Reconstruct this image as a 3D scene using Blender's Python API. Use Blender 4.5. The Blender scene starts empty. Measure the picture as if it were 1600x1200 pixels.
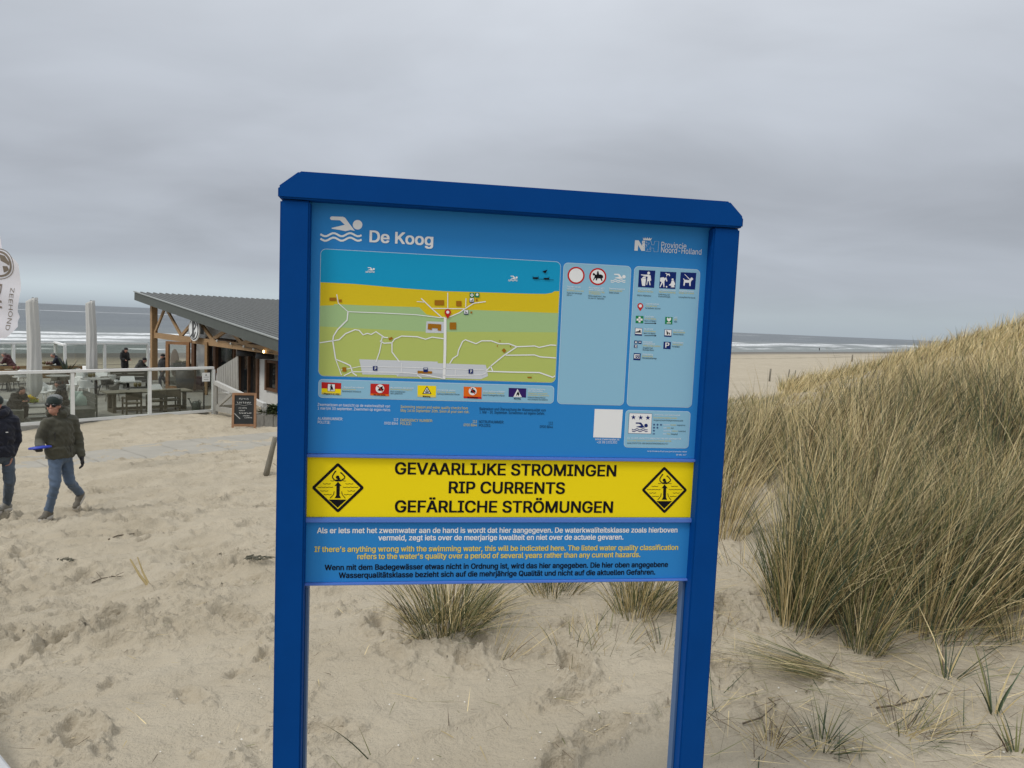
import bpy, math, random
import numpy as np
from mathutils import Matrix, Vector
R = math.radians
S = bpy.context.scene
COL = S.collection
rng = np.random.default_rng(7)
random.seed(7)

# ------------------------------------------------------------------ camera (world origin = eye, Z up)
F, PITCH, ROLL = 1110.0, R(4.9), R(2.4)
cp, sp, cr, sr = math.cos(PITCH), math.sin(PITCH), math.cos(ROLL), math.sin(ROLL)
FWD = np.array([0, cp, -sp]); UP0 = np.array([0, sp, cp]); RT0 = np.array([1.0, 0, 0])
RT = cr * RT0 + sr * UP0; UPV = -sr * RT0 + cr * UP0
cam_d = bpy.data.cameras.new('camera'); cam = bpy.data.objects.new('camera', cam_d); COL.objects.link(cam)
cam_d.sensor_width = 36; cam_d.lens = 36 * F / 1600; cam_d.clip_start = 0.05; cam_d.clip_end = 60000
cam.matrix_world = Matrix(((RT[0], UPV[0], -FWD[0], 0), (RT[1], UPV[1], -FWD[1], 0), (RT[2], UPV[2], -FWD[2], 0), (0, 0, 0, 1)))
S.camera = cam

# ------------------------------------------------------------------ world, sun, exposure
S.view_settings.view_transform = 'Standard'; S.view_settings.look = 'None'
S.view_settings.exposure = 0.16; S.view_settings.gamma = 1.0; S.view_settings.use_curve_mapping = False
SUN_EL, SUN_AZ = R(50), R(232)          # azimuth clockwise from +Y (behind the viewer, to the left)
W = bpy.data.worlds.new('World'); S.world = W; W.use_nodes = True
nt = W.node_tree; N = nt.nodes; Lk = nt.links
N.clear()
def wn(t, **k):
    n = N.new(t)
    for a, b in k.items(): setattr(n, a, b)
    return n
def wmath(op, a, b=None, c=None, clamp=False):
    n = wn('ShaderNodeMath', operation=op, use_clamp=clamp)
    for i, v in enumerate((a, b, c)):
        if v is None: continue
        if isinstance(v, (int, float)): n.inputs[i].default_value = v
        else: Lk.new(v, n.inputs[i])
    return n.outputs[0]
out = wn('ShaderNodeOutputWorld'); tc = wn('ShaderNodeTexCoord'); sep = wn('ShaderNodeSeparateXYZ')
Lk.new(tc.outputs['Generated'], sep.inputs[0])
X, Y, Z = sep.outputs
zc = wmath('MAXIMUM', Z, 0.0)
den = wmath('ADD', zc, 0.16)
comb = wn('ShaderNodeCombineXYZ'); Lk.new(wmath('DIVIDE', X, den), comb.inputs[0]); Lk.new(wmath('DIVIDE', Y, den), comb.inputs[1])
def cloud(scale, detail, rough, off, sx=1.0, dist=0.0):
    mp = wn('ShaderNodeMapping'); mp.inputs['Location'].default_value = off; mp.inputs['Scale'].default_value = (sx, 1, 1)
    mp.inputs['Rotation'].default_value = (0, 0, R(-14))
    Lk.new(comb.outputs[0], mp.inputs[0])
    nz = wn('ShaderNodeTexNoise'); nz.inputs['Scale'].default_value = scale; nz.inputs['Detail'].default_value = detail
    nz.inputs['Roughness'].default_value = rough; nz.inputs['Distortion'].default_value = dist
    Lk.new(mp.outputs[0], nz.inputs['Vector']); return nz.outputs['Fac']
c1 = cloud(0.62, 4, 0.45, (3.1, 0.4, 0), 0.75, 0.6); c2 = cloud(1.5, 5, 0.5, (0, 7.7, 0), 0.8, 0.5)
cl = wmath('MULTIPLY_ADD', wmath('SUBTRACT', c1, 0.5), 0.72, wmath('MULTIPLY', wmath('SUBTRACT', c2, 0.5), 0.42))
ramp = wn('ShaderNodeValToRGB'); Lk.new(zc, ramp.inputs[0])
els = ramp.color_ramp.elements
stops = [(0.0, (0.37, 0.425, 0.47)), (0.022, (0.40, 0.455, 0.495)), (0.06, (0.38, 0.415, 0.465)), (0.16, (0.40, 0.43, 0.48)), (0.30, (0.48, 0.515, 0.57)), (0.42, (0.58, 0.615, 0.67)), (0.6, (0.70, 0.73, 0.77)), (1.0, (1.10, 1.12, 1.14))]
while len(els) < len(stops): els.new(0.5)
for e, (p, c) in zip(els, stops): e.position = p; e.color = (*c, 1)
# clouds fade into a smooth band right above the sea
amp = wmath('MULTIPLY', wmath('MINIMUM', wmath('MULTIPLY', zc, 9.0), 1.0), 0.95)
fac = wmath('ADD', wmath('MULTIPLY', cl, amp), 1.0)
vm = wn('ShaderNodeVectorMath', operation='SCALE'); Lk.new(ramp.outputs[0], vm.inputs[0]); Lk.new(fac, vm.inputs['Scale'])
# a paler gap under the cloud over the sea to the left
gap = wmath('MULTIPLY', wmath('MULTIPLY', wmath('MULTIPLY', zc, 40.0, None, True), wmath('SUBTRACT', 1.0, wmath('MULTIPLY', zc, 17.0, None, True), None, True)), wmath('MULTIPLY', wmath('ADD', wmath('MULTIPLY', X, -1.0), 0.05), 3.2, None, True))
va = wn('ShaderNodeVectorMath', operation='MULTIPLY_ADD'); va.inputs[0].default_value = (0.18, 0.205, 0.21); Lk.new(gap, va.inputs[1]); Lk.new(vm.outputs[0], va.inputs[2])
sky = wn('ShaderNodeTexSky', sky_type='NISHITA', sun_disc=False, sun_elevation=SUN_EL, sun_rotation=SUN_AZ)
bg1 = wn('ShaderNodeBackground'); Lk.new(sky.outputs[0], bg1.inputs[0]); bg1.inputs[1].default_value = 0.05
bg2 = wn('ShaderNodeBackground'); Lk.new(va.outputs[0], bg2.inputs[0]); bg2.inputs[1].default_value = 1.0
mx = wn('ShaderNodeMixShader'); mx.inputs[0].default_value = 0.96
Lk.new(bg1.outputs[0], mx.inputs[1]); Lk.new(bg2.outputs[0], mx.inputs[2]); Lk.new(mx.outputs[0], out.inputs[0])
sd = bpy.data.lights.new('sun', 'SUN'); sd.energy = 1.4; sd.angle = R(15); sd.color = (1, 0.96, 0.9)
sun = bpy.data.objects.new('sun', sd); COL.objects.link(sun)
sdir = Vector((math.sin(SUN_AZ) * math.cos(SUN_EL), math.cos(SUN_AZ) * math.cos(SUN_EL), math.sin(SUN_EL)))
sun.rotation_euler = sdir.to_track_quat('Z', 'Y').to_euler()

# ------------------------------------------------------------------ helpers
def hor(px): return 471 + 0.0425 * (px - 25)
def ray(px, py): return FWD * F + (px - 800) * RT - (py - 600) * UPV
def at_depth(px, py, D):
    d = ray(px, py); return d * (D / d[1])
def at_z(px, py, z):
    d = ray(px, py); return d * (z / d[2])

MATS = {}
def mat(name, col, rough=0.6, noise=0.0, scale=20.0, bump=0.0, bscale=60.0, metal=0.0, spec=0.5, detail=4, stretch=(1, 1, 1), coord='Object', sheen=0):
    if name in MATS: return MATS[name]
    m = bpy.data.materials.new(name); m.use_nodes = True; MATS[name] = m
    t = m.node_tree; b = t.nodes['Principled BSDF']
    b.inputs['Base Color'].default_value = (*col, 1); b.inputs['Roughness'].default_value = rough
    b.inputs['Metallic'].default_value = metal; b.inputs['Specular IOR Level'].default_value = spec
    if sheen: b.inputs['Sheen Weight'].default_value = sheen
    if noise or bump:
        tcn = t.nodes.new('ShaderNodeTexCoord'); mp = t.nodes.new('ShaderNodeMapping'); mp.inputs['Scale'].default_value = stretch
        t.links.new(tcn.outputs[coord], mp.inputs[0])
    if noise:
        nz = t.nodes.new('ShaderNodeTexNoise'); nz.inputs['Scale'].default_value = scale; nz.inputs['Detail'].default_value = detail
        nz.inputs['Roughness'].default_value = 0.6
        t.links.new(mp.outputs[0], nz.inputs['Vector'])
        rp = t.nodes.new('ShaderNodeMapRange'); rp.inputs['From Min'].default_value = 0.25; rp.inputs['From Max'].default_value = 0.75
        rp.inputs['To Min'].default_value = 1 - noise; rp.inputs['To Max'].default_value = 1 + noise
        t.links.new(nz.outputs['Fac'], rp.inputs['Value'])
        vmn = t.nodes.new('ShaderNodeVectorMath'); vmn.operation = 'SCALE'; vmn.inputs[0].default_value = col
        t.links.new(rp.outputs[0], vmn.inputs['Scale']); t.links.new(vmn.outputs[0], b.inputs['Base Color'])
    if bump:
        nb = t.nodes.new('ShaderNodeTexNoise'); nb.inputs['Scale'].default_value = bscale; nb.inputs['Detail'].default_value = 5
        t.links.new(mp.outputs[0], nb.inputs['Vector'])
        bp = t.nodes.new('ShaderNodeBump'); bp.inputs['Strength'].default_value = bump; bp.inputs['Distance'].default_value = 0.02
        t.links.new(nb.outputs['Fac'], bp.inputs['Height']); t.links.new(bp.outputs[0], b.inputs['Normal'])
    return m
def glass(name, tint, gloss=0.12, rough=0.02):
    if name in MATS: return MATS[name]
    m = bpy.data.materials.new(name); m.use_nodes = True; MATS[name] = m
    t = m.node_tree; t.nodes.clear()
    o = t.nodes.new('ShaderNodeOutputMaterial'); tr = t.nodes.new('ShaderNodeBsdfTransparent'); gl = t.nodes.new('ShaderNodeBsdfGlossy')
    tr.inputs[0].default_value = (*tint, 1); gl.inputs['Roughness'].default_value = rough
    x = t.nodes.new('ShaderNodeMixShader'); x.inputs[0].default_value = gloss
    t.links.new(tr.outputs[0], x.inputs[1]); t.links.new(gl.outputs[0], x.inputs[2]); t.links.new(x.outputs[0], o.inputs[0])
    return m

class MB:
    def __init__(s): s.v = []; s.f = []; s.m = []; s.cm = 0
    def add(s, vs, fs):
        o = len(s.v); s.v += [tuple(map(float, p)) for p in vs]; s.f += [tuple(i + o for i in f) for f in fs]; s.m += [s.cm] * len(fs); return s
    def box(s, c, d, rz=0, ry=0, rx=0):
        x, y, z = d[0] / 2, d[1] / 2, d[2] / 2
        M = Matrix.Translation(c) @ Matrix.Rotation(rz, 4, 'Z') @ Matrix.Rotation(ry, 4, 'Y') @ Matrix.Rotation(rx, 4, 'X')
        vs = [M @ Vector(p) for p in ((-x, -y, -z), (x, -y, -z), (x, y, -z), (-x, y, -z), (-x, -y, z), (x, -y, z), (x, y, z), (-x, y, z))]
        return s.add(vs, [(0, 3, 2, 1), (4, 5, 6, 7), (0, 1, 5, 4), (1, 2, 6, 5), (2, 3, 7, 6), (3, 0, 4, 7)])
    def beam(s, a, b, w, h, up=(0, 0, 1)):
        a, b = Vector(a), Vector(b); d = (b - a); L = d.length; d.normalize(); u = Vector(up)
        x = d.cross(u)
        if x.length < 1e-5: x = d.cross(Vector((1, 0, 0)))
        x.normalize(); u = x.cross(d)
        vs = []
        for q in (a, b):
            for i, j in ((-1, -1), (1, -1), (1, 1), (-1, 1)): vs.append(q + x * (i * w / 2) + u * (j * h / 2))
        return s.add(vs, [(0, 1, 2, 3), (7, 6, 5, 4), (0, 4, 5, 1), (1, 5, 6, 2), (2, 6, 7, 3), (3, 7, 4, 0)])
    def tube(s, pts, rad, n=8, cap=True):
        pts = [Vector(p) for p in pts]
        if isinstance(rad, (int, float)): rad = [rad] * len(pts)
        vs, fs = [], []; prev = None
        for i, p in enumerate(pts):
            d = (pts[min(i + 1, len(pts) - 1)] - pts[max(i - 1, 0)]).normalized()
            x = prev if prev is not None else (d.cross(Vector((0, 0, 1))) if abs(d.z) < 0.95 else d.cross(Vector((1, 0, 0))))
            x = (x - d * x.dot(d)); x.normalize(); prev = x; y = d.cross(x)
            for k in range(n):
                a = 2 * math.pi * k / n; vs.append(p + (x * math.cos(a) + y * math.sin(a)) * rad[i])
        for i in range(len(pts) - 1):
            for k in range(n): fs.append((i * n + k, i * n + (k + 1) % n, (i + 1) * n + (k + 1) % n, (i + 1) * n + k))
        if cap: fs += [tuple(reversed(range(n))), tuple(range((len(pts) - 1) * n, len(pts) * n))]
        return s.add(vs, fs)
    def lathe(s, prof, n=16, c=(0, 0, 0)):
        vs, fs = [], []
        for r, z in prof:
            for k in range(n):
                a = 2 * math.pi * k / n; vs.append((c[0] + r * math.cos(a), c[1] + r * math.sin(a), c[2] + z))
        m = len(prof)
        for i in range(m - 1):
            for k in range(n): fs.append((i * n + k, i * n + (k + 1) % n, (i + 1) * n + (k + 1) % n, (i + 1) * n + k))
        fs += [tuple(reversed(range(n))), tuple(range((m - 1) * n, m * n))]
        return s.add(vs, fs)
    def prism(s, poly, axis, a, b):
        n = len(poly); vs = []
        for h in (a, b):
            for p in poly:
                q = [p[0], p[1]]; q.insert(axis, h); vs.append(q)
        fs = [tuple(range(n)), tuple(reversed(range(n, 2 * n)))] + [(i, i + n, (i + 1) % n + n, (i + 1) % n) for i in range(n)]
        return s.add(vs, fs)
    def build(s, name, mats, parent=None, smooth=False, bevel=0.0, fix=True):
        me = bpy.data.meshes.new(name); me.from_pydata(s.v, [], s.f)
        if not isinstance(mats, (list, tuple)): mats = [mats]
        for m in mats: me.materials.append(m)
        me.polygons.foreach_set('material_index', s.m)
        if fix:
            import bmesh
            bm = bmesh.new(); bm.from_mesh(me); bmesh.ops.recalc_face_normals(bm, faces=bm.faces)
            if bevel: bmesh.ops.bevel(bm, geom=bm.edges[:], offset=bevel, segments=2, affect='EDGES', clamp_overlap=True)
            bm.to_mesh(me); bm.free()
        if smooth: me.polygons.foreach_set('use_smooth', [True] * len(me.polygons))
        me.update()
        o = bpy.data.objects.new(name, me); COL.objects.link(o)
        if parent is not None: o.parent = parent
        return o
def tag(o, label, cat, group=None, kind=None):
    if label: o['label'] = label
    if cat: o['category'] = cat
    if group: o['group'] = group
    if kind: o['kind'] = kind
    return o
def thing(name, label, cat, loc=(0, 0, 0), rz=0, group=None):
    o = bpy.data.objects.new(name, None); COL.objects.link(o); o.location = [float(v) for v in loc]; o.rotation_euler = (0, 0, rz)
    o.empty_display_size = 0.2
    return tag(o, label, cat, group)
def dup(root, label, loc, rz, scale=1.0):
    r = root.copy(); COL.objects.link(r); r.location = [float(v) for v in loc]; r.rotation_euler = (0, 0, rz); r['label'] = label; r.scale = (scale,) * 3
    for ch in list(root.children):
        c = ch.copy(); COL.objects.link(c); c.parent = r
        for g in ch.children:
            d = g.copy(); COL.objects.link(d); d.parent = c
    return r
def struct(o): o['kind'] = 'structure'; return o
def raw_mesh(name, v, f, mats, smooth=True):
    """big numpy quad mesh"""
    me = bpy.data.meshes.new(name); nv, nf = len(v), len(f); k = f.shape[1]
    me.vertices.add(nv); me.vertices.foreach_set('co', np.ascontiguousarray(v, dtype=np.float32).ravel())
    me.loops.add(nf * k); me.loops.foreach_set('vertex_index', np.ascontiguousarray(f, dtype=np.int32).ravel())
    me.polygons.add(nf); me.polygons.foreach_set('loop_start', np.arange(0, nf * k, k, dtype=np.int32))
    me.polygons.foreach_set('use_smooth', np.full(nf, smooth, dtype=bool))
    for m in mats: me.materials.append(m)
    me.update(calc_edges=True)
    return me
def capsule(mb, p0, r0, p1, r1, n=12):
    """closed tapered capsule"""
    p0, p1 = Vector(p0), Vector(p1); d = p1 - p0
    if d.length < 1e-6: d = Vector((0, 0, 1e-4)); p1 = p0 + d
    d.normalize(); pts, rad = [], []
    for k in range(1, 5): a = math.pi / 2 * k / 4; pts.append(p0 - d * (r0 * math.cos(a))); rad.append(max(r0 * math.sin(a), 1e-4))
    for k in range(4, 0, -1): a = math.pi / 2 * k / 4; pts.append(p1 + d * (r1 * math.cos(a))); rad.append(max(r1 * math.sin(a), 1e-4))
    mb.tube(pts, rad, n)
def ellipsoid(mb, c, r, rz=0, ry=0, rx=0, n=14):
    M = Matrix.Translation(c) @ Matrix.Rotation(rz, 4, 'Z') @ Matrix.Rotation(ry, 4, 'Y') @ Matrix.Rotation(rx, 4, 'X')
    vs, fs = [], []
    for i in range(n + 1):
        a = math.pi * (i + 0.02) / (n + 0.04)
        for k in range(n): b = 2 * math.pi * k / n; vs.append(M @ Vector((r[0] * math.sin(a) * math.cos(b), r[1] * math.sin(a) * math.sin(b), r[2] * math.cos(a))))
    for i in range(n):
        for k in range(n): fs.append((i * n + k, i * n + (k + 1) % n, (i + 1) * n + (k + 1) % n, (i + 1) * n + k))
    fs += [tuple(range(n)), tuple(reversed(range(n * n, n * n + n)))]
    mb.add(vs, fs)
def blob(name, mb, vox, mats, parent, smooth=3, wrinkle=0):
    """fuse the overlapping shapes of mb into one continuous surface"""
    o = mb.build(name + '_tmp', mats); md = o.modifiers.new('r', 'REMESH'); md.mode = 'VOXEL'; md.voxel_size = vox
    ms = o.modifiers.new('s', 'SMOOTH'); ms.factor = 0.5; ms.iterations = smooth
    dg = bpy.context.evaluated_depsgraph_get(); dg.update()
    me = bpy.data.meshes.new_from_object(o.evaluated_get(dg)); old = o.data; bpy.data.objects.remove(o); bpy.data.meshes.remove(old)
    me.name = name; me.polygons.foreach_set('use_smooth', [True] * len(me.polygons))
    me.materials.clear()
    for m in (mats if isinstance(mats, (list, tuple)) else [mats]): me.materials.append(m)
    if wrinkle:
        v = np.empty(len(me.vertices) * 3, np.float32); me.vertices.foreach_get('co', v); v = v.reshape(-1, 3); nn = np.empty(len(me.vertices) * 3, np.float32); me.vertices.foreach_get('normal', nn); nn = nn.reshape(-1, 3)
        az = np.arctan2(v[:, 1] - v[:, 1].mean(), v[:, 0] - v[:, 0].mean()); d = (1 - np.abs(vnoise(az * 1.4 + v[:, 2] * 3, v[:, 2] * 11 + az, 51))) ** 2 * .75 + .5 * vnoise(az * 4 + v[:, 1] * 8, v[:, 2] * 23 + v[:, 0] * 9, 52)
        v = v + nn * ((d - .35) * wrinkle)[:, None]; me.vertices.foreach_set('co', v.astype(np.float32).ravel()); me.update()
    q = bpy.data.objects.new(name, me); COL.objects.link(q); q.parent = parent
    return q

# value noise
def _hash(ix, iy, seed):
    h = (ix.astype(np.int64) * 374761393 + iy.astype(np.int64) * 668265263 + seed * 974634777) & 0xFFFFFFFF
    h = ((h ^ (h >> 13)) * 1274126177) & 0xFFFFFFFF
    return ((h ^ (h >> 16)) & 0xFFFFFF) / float(0xFFFFFF) * 2 - 1
def vnoise(x, y, seed=0):
    ix, iy = np.floor(x), np.floor(y); fx, fy = x - ix, y - iy
    ux, uy = fx * fx * fx * (fx * (fx * 6 - 15) + 10), fy * fy * fy * (fy * (fy * 6 - 15) + 10)
    a, b, c, d = _hash(ix, iy, seed), _hash(ix + 1, iy, seed), _hash(ix, iy + 1, seed), _hash(ix + 1, iy + 1, seed)
    return (a * (1 - ux) + b * ux) * (1 - uy) + (c * (1 - ux) + d * ux) * uy
def sstep(a, b, x): t = np.clip((x - a) / (b - a), 0, 1); return t * t * (3 - 2 * t)

# ------------------------------------------------------------------ terrain
DECK = -4.0
_q = np.array([-40, 0, 1.3, 3.2, 4.3, 7, 11.9, 15, 19.4, 24, 26.5, 28, 50, 58, 90, 136, 170, 230])
_z = np.array([-1.0, -1.5, -1.6, -1.76, -1.98, -2.5, -3.17, -3.40, -3.64, -3.90, -4.02, -4.12, -4.3, -4.7, -6.3, -8.0, -8.7, -10])
_qq = np.arange(-40, 230, 0.25); _zz = np.interp(_qq, _q, _z); _k = np.hanning(13); _k /= _k.sum()
_zz = np.convolve(np.pad(_zz, 6, mode='edge'), _k, 'valid')
def ground(x, y):
    x = np.asarray(x, float); y = np.asarray(y, float)
    q = -0.70 * x + 0.70 * y; q = np.where(q > 40, q + (q - 40) * 0.0 + (-0.045 * x) * np.clip((q - 40) / 60, 0, 1), q)
    z = np.interp(q, _qq, _zz)
    z = z + 2.75 * np.exp(-((x - 20.5) ** 2 + (y - 24) ** 2) / 98) + 1.5 * np.exp(-((x - 17) ** 2 + (y - 11) ** 2) / 60)
    z = z + 0.62 * np.exp(-((x - 5.4) ** 2 / 9 + (y - 7.0) ** 2 / 8)) + 0.30 * np.exp(-((x - 2.8) ** 2 / 3 + (y - 10.5) ** 2 / 5))
    z = z + 0.10 * np.exp(-((x + 12.5) ** 2 + (y - 25.2) ** 2) / 4.0) - 0.16 * np.exp(-((x + 16.6) ** 2 + (y - 21.2) ** 2) / 8.0)
    return z
def g1(x, y): return float(ground(x, y))

def sand_material():
    m = bpy.data.materials.new('sand'); m.use_nodes = True; t = m.node_tree; b = t.nodes['Principled BSDF']; nd = t.nodes; lk = t.links
    tcn = nd.new('ShaderNodeTexCoord'); P = tcn.outputs['Object']
    def noise(sc, det=4, vec=P, rough=0.55):
        n = nd.new('ShaderNodeTexNoise'); n.inputs['Scale'].default_value = sc; n.inputs['Detail'].default_value = det; n.inputs['Roughness'].default_value = rough
        lk.new(vec, n.inputs['Vector']); return n.outputs['Fac']
    def mr(v, a, b_, c, d):
        n = nd.new('ShaderNodeMapRange'); n.inputs[1].default_value = a; n.inputs[2].default_value = b_; n.inputs[3].default_value = c; n.inputs[4].default_value = d
        lk.new(v, n.inputs[0]); return n.outputs[0]
    def mth(op, a, b_=None, clamp=False):
        n = nd.new('ShaderNodeMath'); n.operation = op; n.use_clamp = clamp
        for i, v in enumerate((a, b_)):
            if v is None: continue
            if isinstance(v, (int, float)): n.inputs[i].default_value = v
            else: lk.new(v, n.inputs[i])
        return n.outputs[0]
    def mix(fac, a, b_):
        n = nd.new('ShaderNodeMix'); n.data_type = 'RGBA'
        if isinstance(fac, (int, float)): n.inputs[0].default_value = fac
        else: lk.new(fac, n.inputs[0])
        for i, v in ((6, a), (7, b_)):
            if isinstance(v, tuple): n.inputs[i].default_value = (*v, 1)
            else: lk.new(v, n.inputs[i])
        return n.outputs[2]
    base = mix(mr(noise(1.3, 5), 0.3, 0.7, 0, 1), (0.395, 0.342, 0.254), (0.468, 0.413, 0.318))
    base = mix(mth('MULTIPLY', mr(noise(0.35, 3), 0.42, 0.62, 0, 1), 0.35), base, (0.36, 0.314, 0.237))
    # grains and dark specks
    g = mr(noise(520, 2), 0.3, 0.7, 0.86, 1.14)
    vm = nd.new('ShaderNodeVectorMath'); vm.operation = 'SCALE'; lk.new(base, vm.inputs[0]); lk.new(g, vm.inputs['Scale']); base = vm.outputs[0]
    vo = nd.new('ShaderNodeTexVoronoi'); vo.inputs['Scale'].default_value = 30; lk.new(P, vo.inputs['Vector'])
    spk = mth('MULTIPLY', mr(vo.outputs['Distance'], 0.07, 0.10, 1, 0), mr(noise(3.0, 3), 0.52, 0.62, 0, 0.75))
    base = mix(spk, base, (0.12, 0.095, 0.065))
    # beach: wet sand toward the water, wrack lines parallel to it
    dt = nd.new('ShaderNodeVectorMath'); dt.operation = 'DOT_PRODUCT'; lk.new(P, dt.inputs[0]); dt.inputs[1].default_value = (-0.72, 0.675, 0)
    q = mth('ADD', dt.outputs['Value'], mth('MULTIPLY', mth('SUBTRACT', noise(0.045, 4), 0.5), 26))
    wet = mr(q, 84, 108, 0, 1)
    base = mix(wet, base, (0.125, 0.11, 0.088))
    mp = nd.new('ShaderNodeMapping'); mp.inputs['Scale'].default_value = (1, 1, 1); lk.new(P, mp.inputs[0])
    for q0, w, s in ((62, 3.5, 0.10), (76, 2.6, 0.08)):
        band = mr(mth('ABSOLUTE', mth('SUBTRACT', q, q0)), 0, w, 1, 0)
        base = mix(mth('MULTIPLY', band, mr(noise(s, 5, rough=0.7), 0.45, 0.54, 0, 0.9)), base, (0.07, 0.06, 0.045))
    lk.new(base, b.inputs['Base Color'])
    lk.new(mr(wet, 0, 1, 0.95, 0.55), b.inputs['Roughness']); b.inputs['Specular IOR Level'].default_value = 0.25
    h = mth('ADD', mth('MULTIPLY', noise(420, 2), 0.0016), mth('ADD', mth('MULTIPLY', noise(60, 4, rough=0.65), 0.013), mth('MULTIPLY', noise(14, 4, rough=.6), 0.034)))
    bp = nd.new('ShaderNodeBump'); bp.inputs['Strength'].default_value = 0.9; bp.inputs['Distance'].default_value = 1.0
    lk.new(h, bp.inputs['Height']); lk.new(bp.outputs[0], b.inputs['Normal'])
    return m
SAND = sand_material()

def build_terrain():
    # rings around the viewer, finest where the sand is near
    th = np.concatenate([np.linspace(-180, -58, 62, endpoint=False), np.linspace(-58, 52, 640, endpoint=False), np.linspace(52, 180, 64)]) * math.pi / 180
    rr = np.concatenate([np.linspace(0.25, 1.8, 40, endpoint=False), np.exp(np.linspace(math.log(1.8), math.log(34), 900, endpoint=False)), np.exp(np.linspace(math.log(34), math.log(900), 150))])
    A, Rr = np.meshgrid(th, rr); x = Rr * np.sin(A); y = Rr * np.cos(A); z = ground(x, y)
    d = np.hypot(x, y); near = 1 - sstep(30, 60, d)
    q = -0.70 * x + 0.70 * y
    # trampling: strong on the open slope to the left, gentle by the sign and under the grass
    tr = 0.35 + 0.65 * sstep(2.6, 5.0, q) * (1 - sstep(24, 30, q)); pth = np.exp(-((q - 18.0) / 1.6) ** 2); tr = tr * (1 - 0.85 * pth)
    # wind-rounded lumps, stretched across the slope
    ca, sa = math.cos(R(38)), math.sin(R(38)); u = ca * x + sa * y; v = -sa * x + ca * y
    n = np.zeros_like(x)
    for wl, am, sd_, st in ((2.6, .06, 1, 1.6), (1.1, .062, 2, 1.9), (.5, .055, 3, 2.0), (.24, .034, 4, 1.6), (.12, .015, 5, 1.3), (.06, .006, 6, 1)):
        n += am * vnoise(u / (wl * st), v / wl, sd_)
    rid = 0.05 * (1 - np.abs(vnoise(u / .95, v / .42, 11))) ** 3 + 0.026 * (1 - np.abs(vnoise(u / .4, v / .2, 12))) ** 3
    z = z + (n + rid) * tr * near
    # footprints: trails of elongated hollows with a pushed-up rim
    r0 = np.random.default_rng(3); feet = []
    for k in range(120):
        px, py = r0.uniform(-16, 3), r0.uniform(2.4, 21); a = r0.choice([R(35), R(48), R(215), R(150), R(60)]) + r0.normal(0, .35)
        for j in range(r0.integers(3, 11)):
            sgn = 1 if j % 2 else -1
            feet.append((px + sgn * .1 * math.sin(a) + r0.normal(0, .04), py - sgn * .1 * math.cos(a) + r0.normal(0, .04), a + r0.normal(0, .25), r0.uniform(.8, 1.25), r0.uniform(.7, 1.6)))
            px += .68 * math.cos(a); py += .68 * math.sin(a); a += r0.normal(0, .08)
    for k in range(620): feet.append((r0.uniform(-9, 2.6), r0.uniform(2.3, 11), r0.uniform(0, 6.28), r0.uniform(.5, 1.3), r0.uniform(.4, 1.25)))
    for fx, fy, a, sc, dp in feet:
        rad = math.hypot(fx, fy); ang = math.atan2(fx, fy)
        if rad < 2.0 or abs(ang) > 1.0: continue
        if fx > 1.3 and fy < 4: dp *= 0.4
        i0, i1 = np.searchsorted(rr, rad - .42), np.searchsorted(rr, rad + .42); w = .42 / rad
        j0, j1 = np.searchsorted(th, ang - w), np.searchsorted(th, ang + w)
        sx, sy = x[i0:i1, j0:j1] - fx, y[i0:i1, j0:j1] - fy
        lu, lv = (math.cos(a) * sx + math.sin(a) * sy) / (.155 * sc), (-math.sin(a) * sx + math.cos(a) * sy) / (.068 * sc)
        wob = 1 + .25 * vnoise(sx * 22 + fx * 9, sy * 22 + fy * 9, 21)
        e = np.sqrt(lu * lu + lv * lv) * wob
        z[i0:i1, j0:j1] += sc * dp * (-.050 * (1 - sstep(.35, 1.08, e)) + .024 * np.exp(-((e - 1.28) / .24) ** 2) * (1 + .8 * vnoise(sx * 45, sy * 45, 22)))
    # crumbled clods in patches
    cl = np.clip(vnoise(x / .55, y / .55, 31) - .36, 0, 1) * sstep(2, 3.2, q)
    z += np.clip(cl * 3, 0, 1) * .028 * np.abs(vnoise(x / .035, y / .035, 32)) * near
    global _TH, _RR, _ZG; _TH, _RR, _ZG = th, rr, z
    nr, nc = x.shape; idx = np.arange(nr * nc).reshape(nr, nc)
    f = np.stack([idx[:-1, :-1], idx[1:, :-1], idx[1:, 1:], idx[:-1, 1:]], -1).reshape(-1, 4)[:, ::-1]
    me = raw_mesh('ground', np.stack([x, y, z], -1).reshape(-1, 3), f, [SAND])
    o = bpy.data.objects.new('ground', me); COL.objects.link(o); struct(o)
    return o
build_terrain()
def surf(x, y):
    """height of the finished sand surface"""
    x = np.asarray(x, float); y = np.asarray(y, float); r = np.clip(np.hypot(x, y), _RR[0], _RR[-1] - 1e-6); a = np.clip(np.arctan2(x, y), _TH[0], _TH[-1] - 1e-9)
    i = np.clip(np.searchsorted(_RR, r) - 1, 0, len(_RR) - 2); j = np.clip(np.searchsorted(_TH, a) - 1, 0, len(_TH) - 2)
    u = (r - _RR[i]) / (_RR[i + 1] - _RR[i]); v = (a - _TH[j]) / (_TH[j + 1] - _TH[j])
    return (_ZG[i, j] * (1 - u) + _ZG[i + 1, j] * u) * (1 - v) + (_ZG[i, j + 1] * (1 - u) + _ZG[i + 1, j + 1] * u) * v

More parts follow.
